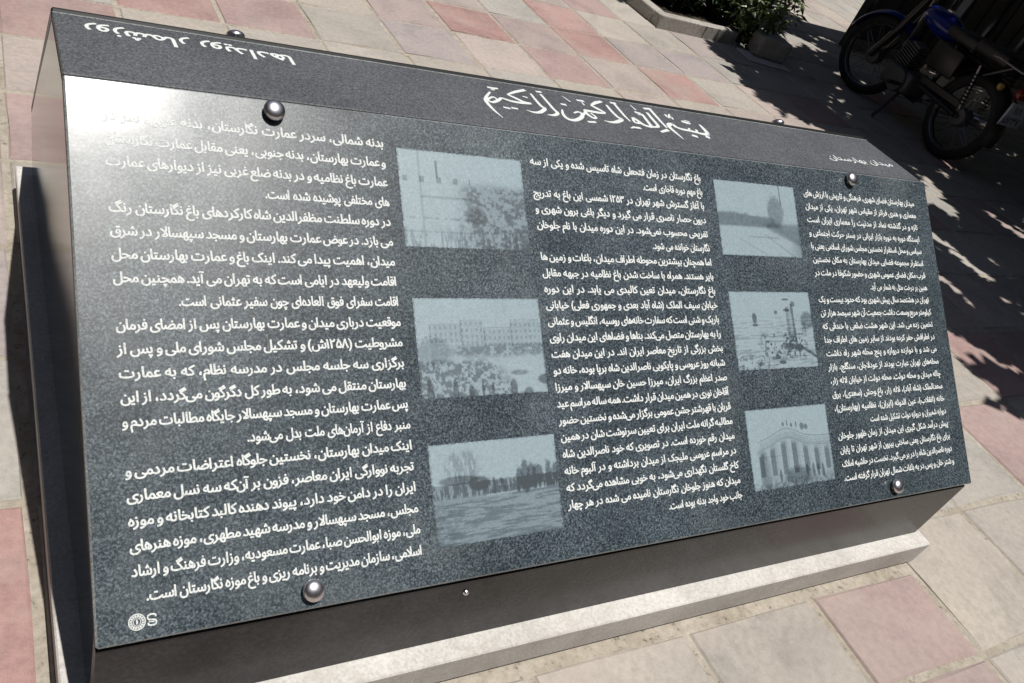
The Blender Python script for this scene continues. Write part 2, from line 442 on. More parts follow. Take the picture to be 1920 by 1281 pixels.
def _ev(body, off):
    """outline of the lettering -> offset (weight) -> non-zero winding fill"""
    c = D.curves.new('tmp_text', 'FONT'); c.body = body; c.size = 1
    o = D.objects.new('tmp_text', c); COL.objects.link(o)
    dg = bpy.context.evaluated_depsgraph_get(); cv = o.evaluated_get(dg).to_curve(dg)
    loops = []
    for sp in cv.splines:
        bp_ = sp.bezier_points; n_ = len(bp_); pts = []
        for k in range(n_):
            p, q = bp_[k], bp_[(k+1) % n_]
            p0, p1, p2, p3 = p.co, p.handle_right, q.handle_left, q.co
            chord = (p3-p0).length; ctrl = (p1-p0).length+(p2-p1).length+(p3-p2).length
            seg = 1 if ctrl-chord < .002 else (2 if ctrl < .12 else 4)
            for m_ in range(seg):
                t = m_/seg; r_ = p0*(1-t)**3+p1*3*t*(1-t)**2+p2*3*t*t*(1-t)+p3*t**3
                if not pts or math.hypot(r_.x-pts[-1][0], r_.y-pts[-1][1]) > .002: pts.append((r_.x, r_.y))
        if len(pts) > 3 and math.hypot(pts[0][0]-pts[-1][0], pts[0][1]-pts[-1][1]) < .002: pts.pop()
        if len(pts) >= 3: loops.append(pts)
    o.evaluated_get(dg).to_curve_clear(); D.objects.remove(o); D.curves.remove(c)
    if not loops: return [], []
    area = lambda L: sum(L[i][0]*L[(i+1) % len(L)][1]-L[(i+1) % len(L)][0]*L[i][1] for i in range(len(L)))/2
    sgn = 1 if area(max(loops, key=lambda L: abs(area(L)))) > 0 else -1
    V = []; E_ = []; off_loops = []
    for L in loops:
        n_ = len(L); M = []
        for i in range(n_):
            (ax, ay), (bx, by), (cx, cy) = L[i-1], L[i], L[(i+1) % n_]
            n1 = Vector((by-ay, ax-bx)).normalized(); n2 = Vector((cy-by, bx-cx)).normalized()
            nn = n1+n2; nn = nn.normalized()*min(1.6, 1/max(.5, nn.length/2)) if nn.length > .1 else n1
            M.append((bx+nn.x*off*sgn, by+nn.y*off*sgn*.8))
        off_loops.append(M); b_ = len(V)
        V += [Vector(p) for p in M]; E_ += [(b_+i, b_+(i+1) % n_) for i in range(n_)]
    from mathutils.geometry import delaunay_2d_cdt
    ov, oe, of, _, _, _ = delaunay_2d_cdt(V, E_, [], 0, 1e-5)
    def wind(x, y):
        w_ = 0
        for L in off_loops:
            for i in range(len(L)):
                x0, y0 = L[i-1]; x1, y1 = L[i]
                if (y0 <= y) != (y1 <= y):
                    if x0+(y-y0)/(y1-y0)*(x1-x0) > x: w_ += 1 if y1 > y0 else -1
        return w_
    F = []
    for f in of:
        x = sum(ov[i][0] for i in f)/len(f); y = sum(ov[i][1] for i in f)/len(f)
        if wind(x, y) != 0: F.append(tuple(f))
    used = sorted({i for f in F for i in f}); mp = {a: b for b, a in enumerate(used)}
    return [(ov[i][0], ov[i][1]) for i in used], [tuple(mp[i] for i in f) for f in F]
_ref = {}
def glyph(ch, off):
    k = (ch, off)
    if k not in _gc:
        if off not in _ref: _ref[off] = max(x for x, y in _ev('I', off)[0])
        v, f = ([], []) if ch == ' ' else _ev(ch, off)
        adv = max(x for x, y in _ev(ch+'I', off)[0]) - _ref[off]
        _gc[k] = (v, f, adv)
    return _gc[k]
def line_geo(text, off):
    x = 0; items = []
    for ch in shape(text):
        v, f, adv = glyph(ch, off)
        items.append((ch, v, f, x, adv)); x += adv
    return items, x
def layout(text, u_left, u_right, size, ys=1.0, off=.018, just=True, minx=.72, maxx=1.25):
    """list of (verts2d, faces, layer) for one right-aligned line; baseline at 0"""
    items, w0 = line_geo(text, off)
    tgt = u_right-u_left; nsp = sum(1 for t in items if t[0] == ' ')
    sx = size; extra = 0
    if just:
        nat = w0*size; asp = .26*size*nsp
        k = tgt/nat
        if k < 1:
            extra = -.35*.26*size if nsp else 0
            k = (tgt-extra*nsp)/nat
            k = max(minx, k)
        else:
            k = min(k, 1.10)
        sx = size*k
        if nsp: extra = (tgt - w0*sx)/nsp
        if w0*sx + extra*nsp > tgt*1.001: sx = (tgt-extra*nsp)/w0
        total = tgt
    else:
        k = maxx; sx = size*k; total = w0*sx
    x0 = u_right-total; res = []; sh = 0
    for n_, (ch, v, f, x, adv) in enumerate(items):
        if ch == ' ': sh += extra; continue
        res.append(([(x0+sh+(x+a)*sx, b*size*ys) for a, b in v], f, n_ % 3))
    return res
def build_text(name, groups, fn, h0, parent, mat=None):
    V = []; F = []
    for g, vb in groups:
        for v, f, lay_ in g:
            o0 = len(V)
            V += [tuple(fn(a, b+vb, h0+lay_*.00004)) for a, b in v]
            F += [tuple(i+o0 for i in q) for q in f]
    o = pyd(name, V, F, parent, mat or MAT['ink'])
    return o
LEFT = """بدنه شمالی، سردر عمارت نگارستان، بدنه غربی، سر در
و عمارت بهارستان، بدنه جنوبی، یعنی مقابل عمارت نگارستان
عمارت باغ نظامیه و در بدنه ضلع غربی نیز از دیوارهای عمارت
های مختلفی پوشیده شده است.|
در دوره سلطنت مظفرالدین شاه کارکردهای باغ نگارستان رنگ
می بازد. در عوض عمارت بهارستان و مسجد سپهسالار در شرق
میدان، اهمیت پیدا می کند. اینک باغ و عمارت بهارستان محل
اقامت ولیعهد در ایامی است که به تهران می آید. همچنین محل
اقامت سفرای فوق العاده\u200cای چون سفیر عثمانی است.|
موقعیت درباری میدان و عمارت بهارستان پس از امضای فرمان
مشروطیت (۱۲۵۸ش) و تشکیل مجلس شورای ملی و پس از
برگزاری سه جلسه مجلس در مدرسه نظام، که به عمارت
بهارستان منتقل می شود، به طور کل دگرگون می\u200cگردد، از این
پس عمارت بهارستان و مسجد سپهسالار جایگاه مطالبات مردم و
منبر دفاع از آرمان\u200cهای ملت بدل می\u200cشود.|
اینک میدان بهارستان، نخستین جلوگاه اعتراضات مردمی و
تجربه نووارگی ایران معاصر، فزون بر آن\u200cکه سه نسل معماری
ایران را در دامن خود دارد، پیوند دهنده کالبد کتابخانه و موزه
مجلس، مسجد سپهسالار و مدرسه شهید مطهری، موزه هنرهای
ملی، موزه ابوالحسن صبا، عمارت مسعودیه، وزارت فرهنگ و ارشاد
اسلامی، سازمان مدیریت و برنامه ریزی و باغ موزه نگارستان است.""".split('\n')
MID = """باغ نگارستان در زمان فتحعلی شاه تاسیس شده و یکی از سه
باغ مهم دوره قاجاری است.|
با آغاز گسترش شهر تهران در ۱۲۵۳ شمسی این باغ به تدریج
درون حصار ناصری قرار می گیرد و دیگر باغی برون شهری و
تفریحی محسوب نمی\u200cشود. در این دوره میدان با نام جلوخان
نگارستان خوانده می شود.|
اما همچنان بیشترین محوطه اطراف میدان، باغات و زمین ها
بایر هستند. همراه با ساخت شدن باغ نظامیه در جبهه مقابل
باغ نگارستان، میدان تعین کالبدی می یابد. در این دوره
خیابان سیف الملک (شاه آباد بعدی و جمهوری فعلی) خیابانی
باریک و شنی است که سفارت خانه\u200cهای روسیه، انگلیس و عثمانی
را به بهارستان متصل می\u200cکند. بناها و فضاهای این میدان راوی
بخش بزرگی از تاریخ معاصر ایران اند. در این میدان هفت
شبانه روز عروسی و پایکوبی ناصرالدین شاه برپا بوده، خانه دو
صدر اعظم بزرگ ایران، میرزا حسین خان سپهسالار و میرزا
آقاخان نوری در همین میدان قرار داشت. همه ساله مراسم عید
قربان با قهرشتر جشن عمومی برگزار می\u200cشده و نخستین حضور
مطالبه گرانه ملت ایران برای تعیین سرنوشت شان در همین
میدان رقم خورده است. در تصویری که خود ناصرالدین شاه
در مراسم عروسی ملیجک از میدان برداشته و در آلبوم خانه
کاخ گلستان نگهداری می\u200cشود، به خوبی مشاهده می\u200cگردد که
میدان که هنوز جلوخان نگارستان نامیده می شده در هر چهار
جانب خود واجد بدنه بوده است.|""".split('\n')
RIGHT = """میدان بهارستان فضای شهری، فرهنگی و تاریخی با ارزش های
معماری و هنری فراتر از مقیاس شهر تهران، یکی از میدان
تازه و در گذشته نماد از مدنیت را معماری ایران است
ایستگاه دوره به دوره بازار ایرانی در بستر حرکت اجتماعی و
سیاسی و محل استقرار نخستین مجلس شورای اسلامی یعنی با
استقرار مجموعه فضایی میدان بهارستان به مکان نخستین
قرب مکان فضای عمومی شهری و حضور شکوفا در ملت در
همین بر درخت مثل به شمار می آید.|
تهران در هشتصد سال پیش شهری بود که حدود بیست و یک
کیلومتر مربع وسعت داشت جمعیت آن شهر سیصد هزار تن
تخمین زده می شد. این شهر هشت ضلعی با خندقی که
در اطرافش حفر کرده بودند از سایر زمین های اطراف جدا
می شد و با دوازده دروازه و پنج محله شهر راه داشت
محله\u200cهای تهران عبارت بودند از عودلاجان، سنگلج، بازار
چاله میدان و محله دولت. محله دولت از خیابان لاله زار،
سعدالملک (شاه آباد)، لاله زار، باغ وحش (سعدی)، برق
خانه (انقلاب)، عین الدوله (ایران)، نظامیه (بهارستان)،
دروازه شمیران و دروازه دولت تشکیل شده است|
پیش درآمد شکل گیری این میدان از زمان ظهور جلوخان
برای باغ نگارستان یعنی ساختی بیرون از شهر تهران تا پایان
دوره ناصرالدین شاه را در بر می گیرد. نخست در حاشیه املاک
و شتر خان و پس در به باغات شمال تهران قرار گرفته است.""".split('\n')
def column(lines, ul, ur, vtop, vbot, size, off, ys):
    pitch = (vtop-vbot)/(len(lines)-1); g = []
    for k, t in enumerate(lines):
        t = t.replace('\\u200c', '\u200c'); j = not t.endswith('|'); t = t.rstrip('|')
        last = (lines is LEFT and k == len(lines)-1)
        g.append((layout(t, ul+(.017 if last else 0), ur, size, ys, off, j, maxx=.86 if not j else 1), vtop-k*pitch-size*.20))
    return g
build_text('left_inscription', column(LEFT, .048, .481, .731, .0565, 0.0208, .031, 1.0), slab_pt, .0003, front)
build_text('middle_inscription', column(MID, .776, 1.211, .728, .0625, .0198, .030, 1.0), slab_pt, .0003, front)
build_text('right_inscription', column(RIGHT, 1.536, 1.962, .720, .0615, .0196, .026, 1.0), slab_pt, .0003, front)
HZ = .7785
def hd_pt(u, v, h=0): return Vector(P3((u, v, HZ+h)))
def hd_rot(u, v, h=0): return Vector(P3((.41-u, 1.6-v, HZ+h)))
# reads from the other side: turned half a turn
g = layout('روزشمار رویدادها', .037, .369, .040, .95, .030, True, minx=.5)
g = layout('روزشمار رویدادها', .037, .369, .042, 1.12, .018, False, maxx=1)
wd = max(a for v, f, l_ in g for a, b in v) - min(a for v, f, l_ in g for a, b in v)
g = layout('روزشمار رویدادها', .037, .369, .042, 1.12, .018, False, maxx=.332/wd)
build_text('back_title', [(g, .800)], hd_rot, .0003, hd)
g = layout('میدان بهارستان', 1.70, 1.99, .050, .62, .012, False, maxx=1)
wd = max(a for v, f, l_ in g for a, b in v) - min(a for v, f, l_ in g for a, b in v)
g = layout('میدان بهارستان', 1.70, 1.985, .050, .62, .012, False, maxx=.265/wd)
build_text('front_title', [(g, .682)], lambda u, v, h=0: hd_pt(u, v + (u-1.72)*.02, h), .0003, hd)
BIS = [[[1.3395,0.7689,0.00268],[1.3379,0.75,0.0053],[1.3342,0.7269,0.00653]],[[1.3335,0.7241,0.00608],[1.3139,0.7202,0.00558],[1.2963,0.7246,0.00469],[1.2761,0.7284,0.00507],[1.2549,0.7306,0.00501],[1.2411,0.7397,0.005]],[[1.3072,0.7389,0.00259],[1.2979,0.7236,0.00426]],[[1.2856,0.7411,0.00256],[1.2777,0.7274,0.00422]],[[1.2436,0.7369,0.005],[1.2384,0.7484,0.00669],[1.2244,0.7414,0.00579],[1.2196,0.7272,0.00532],[1.2213,0.7093,0.00446],[1.2232,0.6935,0.00281],[1.2246,0.6791,0.0008]],[[1.3138,0.7108,0.0064],[1.3236,0.7049,0.00641]],[[1.271,0.7063,0.00582],[1.2834,0.7009,0.00501]],[[1.2694,0.7073,0.00332],[1.2717,0.7012,0.00332]],[[1.2855,0.7722,0.00522],[1.2961,0.7677,0.00611],[1.3092,0.7665,0.00351]],[[1.2974,0.779,0.0022],[1.3138,0.7757,0.00221]],[[1.2521,0.7964,0.0026],[1.2525,0.784,0.00516],[1.2635,0.7865,0.00434],[1.2617,0.7745,0.00215]],[[1.2686,0.8002,0.00263],[1.2553,0.7847,0.00259]],[[1.217,0.8144,0.0043],[1.2144,0.791,0.00466],[1.2104,0.7563,0.00414],[1.2081,0.7261,0.00325]],[[1.1944,0.7912,0.00377],[1.1898,0.7617,0.00452],[1.1846,0.7289,0.00442],[1.1681,0.7209,0.00317]],[[1.1717,0.7791,0.0037],[1.1664,0.7532,0.00444],[1.1596,0.721,0.00434],[1.1455,0.7193,0.00313]],[[1.1286,0.7546,0.00356],[1.1335,0.7426,0.00551],[1.1382,0.7274,0.00587],[1.149,0.72,0.0047],[1.1686,0.7216,0.00396]],[[1.1276,0.753,0.00355],[1.1185,0.7295,0.00349],[1.1358,0.7301,0.00391]],[[1.1966,0.8095,0.00424],[1.2213,0.814,0.00431]],[[1.1534,0.7842,0.00408],[1.1697,0.78,0.00493]],[[1.1567,0.7743,0.00244],[1.169,0.7731,0.00245]],[[1.0959,0.7049,0.00339],[1.1197,0.7062,0.00458]],[[1.0883,0.6996,0.00187],[1.1042,0.7079,0.00303]],[[1.1736,0.7008,0.00314],[1.2057,0.7164,0.00524]],[[1.1629,0.8179,0.00126],[1.1649,0.7951,0.00248]],[[1.1126,0.8123,0.00365],[1.1089,0.7797,0.00397],[1.1063,0.7528,0.00351],[1.1072,0.7316,0.00193]],[[1.0827,0.7981,0.00317],[1.0793,0.7694,0.00427],[1.0804,0.7449,0.00459],[1.0858,0.7352,0.00496],[1.0595,0.7185,0.00521],[1.0408,0.7144,0.00367],[1.0276,0.7178,0.0011]],[[1.1021,0.8137,0.00404],[1.1192,0.8139,0.00408]],[[1.0781,0.8131,0.00399],[1.0561,0.8022,0.00509],[1.0342,0.7862,0.00268]],[[1.0318,0.7856,0.00382],[1.0421,0.7723,0.00572],[1.0543,0.7557,0.00342]],[[1.0524,0.754,0.00303],[1.0325,0.7532,0.00524],[1.0127,0.7537,0.00556],[0.9968,0.755,0.00478]],[[0.9968,0.755,0.00368],[0.9947,0.7367,0.00472],[1.002,0.7227,0.00433],[1.012,0.7294,0.00292],[1.0074,0.7448,0.00294]],[[0.9742,0.701,0.00351],[0.9976,0.7049,0.00392]],[[0.9321,0.7421,0.00176],[0.9223,0.72,0.00379],[0.9233,0.7031,0.00511],[0.938,0.6991,0.00514],[0.9621,0.7131,0.00491],[0.9784,0.7317,0.0043],[0.9734,0.7419,0.00324],[0.9567,0.7329,0.00177]],[[0.9784,0.7317,0.00358],[0.9953,0.7445,0.00365]],[[1.0019,0.7999,0.00341],[1.0215,0.7989,0.0046]],[[1.0116,0.7924,0.0019],[1.0111,0.7792,0.00263]],[[0.9432,0.7689,0.00324],[0.9569,0.7671,0.00435]],[[0.9697,0.8094,0.00112],[0.9785,0.7867,0.00223]],[[0.9098,0.8022,0.00325],[0.9095,0.77,0.00353],[0.9084,0.7402,0.00381],[0.9095,0.7219,0.00445],[0.8935,0.7097,0.00404],[0.8782,0.7086,0.00167]],[[0.8825,0.7969,0.00284],[0.8808,0.7722,0.00348],[0.8807,0.744,0.0041],[0.8849,0.7345,0.00443],[0.8633,0.7148,0.00465],[0.8448,0.7104,0.0036],[0.8315,0.7157,0.00098]],[[0.9033,0.8116,0.00362],[0.9181,0.8129,0.00365]],[[0.8754,0.8106,0.00427],[0.8444,0.7945,0.00416],[0.8151,0.7753,0.00202]],[[0.8145,0.7764,0.00303],[0.8302,0.7624,0.00471],[0.8425,0.7513,0.00437],[0.8597,0.7494,0.00305]],[[0.859,0.748,0.00305],[0.8342,0.7455,0.00467],[0.8099,0.7467,0.00428],[0.7913,0.7555,0.00295]],[[0.7913,0.7555,0.00295],[0.7762,0.7406,0.00386],[0.7579,0.7288,0.00378],[0.7499,0.7358,0.00379]],[[0.7772,0.7427,0.00258],[0.7731,0.7538,0.00291],[0.7617,0.7478,0.00256],[0.7473,0.7345,0.00315]],[[0.7748,0.7758,0.00197],[0.7555,0.7523,0.0032],[0.7451,0.7328,0.00471],[0.7439,0.7135,0.00402],[0.7467,0.6908,0.00305],[0.7529,0.6682,0.0006]],[[0.7759,0.7142,0.00315],[0.791,0.7119,0.00349]],[[0.795,0.7165,0.00319],[0.8105,0.7155,0.00354]],[[0.7775,0.7966,0.00334],[0.7889,0.7947,0.00437],[0.8033,0.7974,0.00271]],[[0.7815,0.7864,0.002],[0.7909,0.7877,0.00201]],[[0.8523,0.7775,0.00206],[0.8633,0.7741,0.00311]]]
V = []; F = []
for k, st in enumerate(BIS):
    pts = [Vector((a, b, 0)) for a, b, c_ in st]; wsd = [c_ for a, b, c_ in st]
    # smooth the pen path
    P_ = []; W2 = []
    for i in range(len(pts)-1):
        p0, p1, p2, p3 = pts[max(i-1,0)], pts[i], pts[i+1], pts[min(i+2, len(pts)-1)]
        for q in range(4):
            t = q/4; P_.append(.5*((2*p1)+(p2-p0)*t+(2*p0-5*p1+4*p2-p3)*t*t+(3*p1-p0-3*p2+p3)*t**3)); W2.append(wsd[i]*(1-t)+wsd[i+1]*t)
    P_.append(pts[-1]); W2.append(wsd[-1])
    o0 = len(V); hz_ = .0003 + (k % 9)*.00003
    for i, p in enumerate(P_):
        d = (P_[min(i+1, len(P_)-1)] - P_[max(i-1, 0)])
        d = d.normalized() if d.length > 1e-9 else Vector((1, 0, 0))
        nn = Vector((-d.y, d.x, 0))*max(W2[i]*.98, .0012)
        for s_ in (1, -1):
            q = p + nn*s_; V.append(tuple(hd_pt(q.x, q.y, hz_)))
    for i in range(len(P_)-1): F.append((o0+2*i, o0+2*i+1, o0+2*i+3, o0+2*i+2))
pyd('calligraphy', V, F, hd, MAT['ink'])
# emblem at the lower left corner: beaded ring with a lamp shape and an S mark
V = []; F = []
def quadstrip(pa, pb, h):
    o0 = len(V)
    for a, b in zip(pa, pb): V.append(tuple(slab_pt(a[0], a[1], h))); V.append(tuple(slab_pt(b[0], b[1], h)))
    for i in range(len(pa)-1): F.append((o0+2*i, o0+2*i+1, o0+2*i+3, o0+2*i+2))
ec = (.0517, .0262)
circ = lambda r1, r2=None, a0=0, a1=2*math.pi, n=28: [(ec[0]+r1*math.cos(a0+(a1-a0)*k/n), ec[1]+(r2 or r1)*math.sin(a0+(a1-a0)*k/n)) for k in range(n+1)]
quadstrip(circ(.0112), circ(.0098), .0003)
for k in range(16):
    a = 2*math.pi*k/16; quadstrip(circ(.0094, None, a+.05, a+.33, 3), circ(.0062, None, a+.02, a+.36, 3), .0003)
quadstrip(circ(.0050, .0056), circ(.0042, .0048), .0003)
quadstrip([(ec[0]-.0011, ec[1]-.0030), (ec[0]-.0014, ec[1]), (ec[0]-.0007, ec[1]+.0036)], [(ec[0]+.0011, ec[1]-.0030), (ec[0]+.0014, ec[1]), (ec[0]+.0007, ec[1]+.0036)], .0003)
def band(pts, w2, h):
    pa = []; pb = []
    for i, p in enumerate(pts):
        q0 = pts[max(i-1, 0)]; q1 = pts[min(i+1, len(pts)-1)]; dx, dy = q1[0]-q0[0], q1[1]-q0[1]; L = math.hypot(dx, dy) or 1
        pa.append((p[0]-dy/L*w2, p[1]+dx/L*w2)); pb.append((p[0]+dy/L*w2, p[1]-dx/L*w2))
    quadstrip(pa, pb, h)
sx_, sy_ = .0708, .0262
band([(sx_+a*.0056, sy_+b*.0072) for a, b in ((.9,.45),(.85,.85),(.4,1),(-.4,1),(-.9,.8),(-1,.4),(-.7,.08),(.1,0),(.7,-.1),(1,-.4),(.85,-.85),(.3,-1),(-.4,-1),(-.85,-.85),(-.9,-.5))], .0011, .0003)
band([(sx_-.0045, sy_-.0022), (sx_+.0030, sy_-.0030)], .0007, .00034)
pyd('emblem', V, F, front, MAT['ink'])

# ------------------------------------------------------------------ etched photographs
def vnoise(x, y, s):
    xi, yi = math.floor(x), math.floor(y); fx, fy = x-xi, y-yi
    def h(a, b):
        n_ = (a*374761393 + b*668265263 + s*1442695041) & 0xffffffff; n_ = ((n_ ^ (n_ >> 13))*1274126177) & 0xffffffff
        return ((n_ ^ (n_ >> 16)) & 0xffff)/65535
    fx = fx*fx*(3-2*fx); fy = fy*fy*(3-2*fy)
    return (h(xi,yi)*(1-fx)+h(xi+1,yi)*fx)*(1-fy)+(h(xi,yi+1)*(1-fx)+h(xi+1,yi+1)*fx)*fy
def fb(x, y, s): return .5*vnoise(x, y, s)+.3*vnoise(x*2.1, y*2.1, s+1)+.2*vnoise(x*4.3, y*4.3, s+2)
def sm(a, b, x): t = max(0, min(1, (x-a)/(b-a))); return t*t*(3-2*t)
def blob(x, y, cx, cy, rx_, ry_): return 1-sm(.7, 1.1, math.hypot((x-cx)/rx_, (y-cy)/ry_))
def pic(k, x, y):   # x right 0..1, y up 0..1 -> lightness 0..1
    n = fb(x*9, y*7, k*17); f = .65*fb(x*46, y*34, k*31+5)+.35*fb(x*14, y*10, k*13+2); g = fb(x*120, y*90, k*7+3); st = fb(x*60, y*9, k*5+9)
    hs = fb(x*7, y*60, k*3+2)
    if k == 0:      # pale facade on the left, dark crowd on the right
        t = .90 + .10*n
        dk = sm(.36, .60, x+.12*(n-.5))*sm(.74, .60, y+.1*(f-.5)); t -= dk*(.28+.55*sm(.42, .62, f))
        if x < .55:
            t -= .40*(abs(y-.70) < .03)*(abs(((x+.02) % .13)-.06) < .018) + .28*sm(.02, .006, abs(y-.52))*(x > .15)*(g > .35)
            t -= .22*sm(.014, .004, abs(x-.155)) + .25*sm(.014, .004, abs(y-.16))*(g > .4) + .3*sm(.02, .0, abs(y-.30))*(f > .5)
        t -= .45*blob(x, y, .57, .36, .09, .10)*(.5+f) + .35*sm(.25, .1, y)*sm(.5, .62, st)
        t -= .6*(abs(x-.29) < .008 and .72 < y < .90)
    elif k == 1:    # street seen from above: house fronts, trees, crowd, pale road
        t = .93 + .10*n
        for x0, x1, y0, y1 in ((.10,.34,.55,.74),(.34,.52,.52,.78),(.52,.74,.50,.70),(.74,.98,.50,.78)):
            if x0 < x < x1 and y0 < y < y1:
                t -= .12 + .22*(((x-x0)*26) % 1 < .38)*(((y-y0)*15) % 1 < .55)
                t -= .32*sm(.008, .002, min(x-x0, y1-y))
        t -= .45*sm(.54, .50, y+.10*(f-.5))*sm(.36, .44, y)*sm(.18, .35, x)*(.35+.9*sm(.38, .56, f)) + .40*blob(x+.1*(f-.5), y+.1*(g-.5), .12, .46, .14, .16)*(.4+f)
        t -= .55*sm(.40, .33, y)*sm(.44, .56, f)*sm(.74, .55, x+.6*(y-.2)) + .22*sm(.42, .3, y)*sm(.45, .6, g)*sm(.8, .6, x)
        t += .10*sm(.03, .0, abs(y-.30+.25*(x-.7)))*(x > .5)
        for cx, cy, rw, rh in ((.72,.07,.03,.10),(.84,.0,.045,.07),(.07,.06,.03,.14),(.26,.07,.022,.12),(.38,.05,.022,.08),(.47,.06,.012,.09),(.55,.05,.012,.1)): t -= .6*blob(x, y, cx, cy, rw, rh)
        t -= .45*blob(x, y, .78, .22, .08, .03)*(.4+f) + .7*blob(x, y, 1.0, .14, .08, .06)
    elif k == 2:    # square with trees
        t = .97 if y > .60+.02*(f-.5) else .62
        t += .06*n
        t -= .36*blob(x, y, .24, .76, .15, .18)*sm(.3, .6, st) + .60*blob(x, y, .2, .63, .16, .05) + .85*blob(x, y, .36, .58, .09, .075)*(.6+.6*f)
        for cx, hh, ww in ((.68,.10,.03),(.73,.19,.035),(.78,.14,.04),(.83,.11,.05),(.92,.15,.03),(.985,.11,.04)): t -= .70*blob(x+.05*(f-.5), y+.05*(g-.5), cx, .60, ww, hh)
        t -= .50*sm(.61, .57, y)*sm(.44, .48, y)*sm(.38, .52, st) + .45*(.455 < y < .53)*(x > .35)*sm(.45, .55, fb(x*90, y*5, 77))
        t += .30*sm(.014, .004, abs(y-.44-.03*x))*(x > .4) - .3*sm(.014, .004, abs(y-.415-.03*x))*(x > .6)
        t -= .30*sm(.44, .40, y)*sm(.45, .62, hs) + .25*sm(.5, .3, y)*sm(.3, .0, x)*sm(.4, .6, f)
        t -= .6*(abs(x-.47) < .009 and .46 < y < .62) + .6*(abs(x-.66) < .010 and .44 < y < .60) + .5*blob(x, y, .53, .58, .02, .035)
    elif k == 3:    # road with trees at the right
        t = .93 + .08*n
        t -= .62*sm(.60, .55, y+.10*(f-.5)+.10*max(0, x-.25))*sm(.37, .42, y)*sm(.74, .60, x)*(.65+.5*f)
        t -= .50*blob(x+.05*(f-.5), y+.06*(g-.5), .72, .62, .11, .24)*(.55+.6*f) + .45*sm(.012, .004, abs(x-.80))*(y > .72)
        t -= .55*sm(.50, .66, x+.1*(f-.5))*sm(.50, .42, y+.08*(f-.5))*sm(-.03, .06, (y-.36)+.55*(x-.60)+.05*(g-.5))*(.6+.6*f)
        t -= .25*sm(.016, .004, abs(y-.26))*(.35 < x < .72) + .22*sm(.02, .006, abs((x-.55)-1.2*(.30-y)))*(y < .3) + .2*sm(.02, .006, abs((x-.2)-1.5*(.25-y)))*(y < .25)
        t -= .3*sm(.3, .1, y)*sm(.8, 1.0, x)
    elif k == 4:    # lamp columns over rubble
        t = .94 + .09*n
        t -= .30*sm(.5, .62, hs)*sm(.78, .55, y)
        t -= .75*blob(x, y, .27, .66, .030, .07) + .6*blob(x, y, .27, .57, .035, .025) + .65*blob(x, y, .54, .73, .025, .03)
        t -= .38*(abs(x-.685) < .018 and .30 < y < .80) + .62*(abs(x-.765+.02*y) < .014 and .25 < y < .84) + .18*(abs(x-.72) < .02 and .3 < y < .8)
        t -= .75*blob(x, y, .68, .90, .05, .015) + .7*blob(x, y, .68, .76, .045, .022) + .6*blob(x, y, .77, .84, .03, .04)
        t -= .45*blob(x+.06*(f-.5), y, .93, .62, .09, .13)*(.5+f) + .25*(abs(x-.88) < .03 and .4 < y < .6)
        t -= .95*sm(.50, .60, f)*sm(.52, .40, y)*sm(.25, .45, x)*sm(.95, .8, x)*sm(.08, .22, y) + .5*sm(.52, .62, f)*sm(.25, .1, y)*sm(.6, .3, x)
        t -= .8*blob(x, y, .66, .28, .09, .055)*(.4+f) + .8*blob(x, y, .79, .26, .06, .045) + .7*sm(.03, .012, abs(y-.24+.75*(x-.86)))*(x > .80)
        t -= .8*blob(x, y, .50, .15, .035, .035) + .8*blob(x, y, .55, .08, .05, .025) + .7*blob(x, y, .28, .07, .05, .02)
    else:           # arched portal with columns
        t = .95 + .08*n
        ar = .60 + .13*math.exp(-((x-.45)/.20)**2) - .10*sm(.16, .0, x)
        for q, w_ in ((0, .42), (.03, .22), (.055, .35)): t -= w_*sm(.010, .002, abs(y-ar+q))*(x > .12)
        if y < ar-.07 and x > .08:
            t -= .16 + .10*f
            cx = ((x-.10) % .135)/.135
            if y > .16 and y < ar-.12: t -= .42*sm(.16, .22, abs(cx-.5))*0 + .40*(cx < .42)*sm(.0, .08, ar-.12-y-.04*abs(cx-.21)) - .12*(cx > .62)
            t -= .22*sm(.008, .002, abs(y-ar+.115)) + .2*sm(.008, .002, abs(y-.40))*(x < .4)
        t -= .55*blob(x+.05*(f-.5), y+.07*(g-.5), .55, .12, .17, .13)*(.6+.5*f) + .25*blob(x, y, .16, .2, .07, .3)
        for cx, cy, rw, rh in ((.66,.74,.03,.05),(.71,.73,.025,.04),(.43,.79,.016,.03),(.53,.77,.016,.03),(.48,.80,.008,.05),(.59,.77,.008,.05)): t -= .6*blob(x, y, cx, cy, rw, rh)
        for cx, cy, rw, rh in ((.74,.17,.018,.10),(.80,.16,.018,.09),(.86,.15,.018,.10),(.66,.17,.018,.09),(.33,.15,.016,.09)): t -= .55*blob(x, y, cx, cy, rw, rh)
        t -= .40*sm(.14, .03, y)*sm(.35, .6, f)
    t += (g-.5)*.34; t = .02 + t*.97
    edge = min(x, 1-x, y, 1-y); t -= .55*sm(.018, .0, edge)*(fb(x*60, y*60, k) > .45)
    return max(0, min(1, t))
def picmat():
    m = N('etched_photo'); at = m.n('ShaderNodeAttribute'); at.attribute_name = 'etch'
    a = m.noise(520, 3, .8); b = m.noise(160, 3, .7)
    c = m.ramp(at.outputs['Color'], [(0, (.045,.060,.070)), (.45, (.110,.148,.172)), (1, (.255,.330,.360))])
    c = m.mix(1, c, m.ramp(a.outputs[0], [(.3, (.78,.78,.80)), (.7, (1.16,1.15,1.14))]), 'MULTIPLY')
    c = m.mix(1, c, m.ramp(b.outputs[0], [(.3, (.9,.9,.9)), (.7, (1.08,1.08,1.08))]), 'MULTIPLY')
    return m.done(c, .42)
MAT['etch'] = picmat()
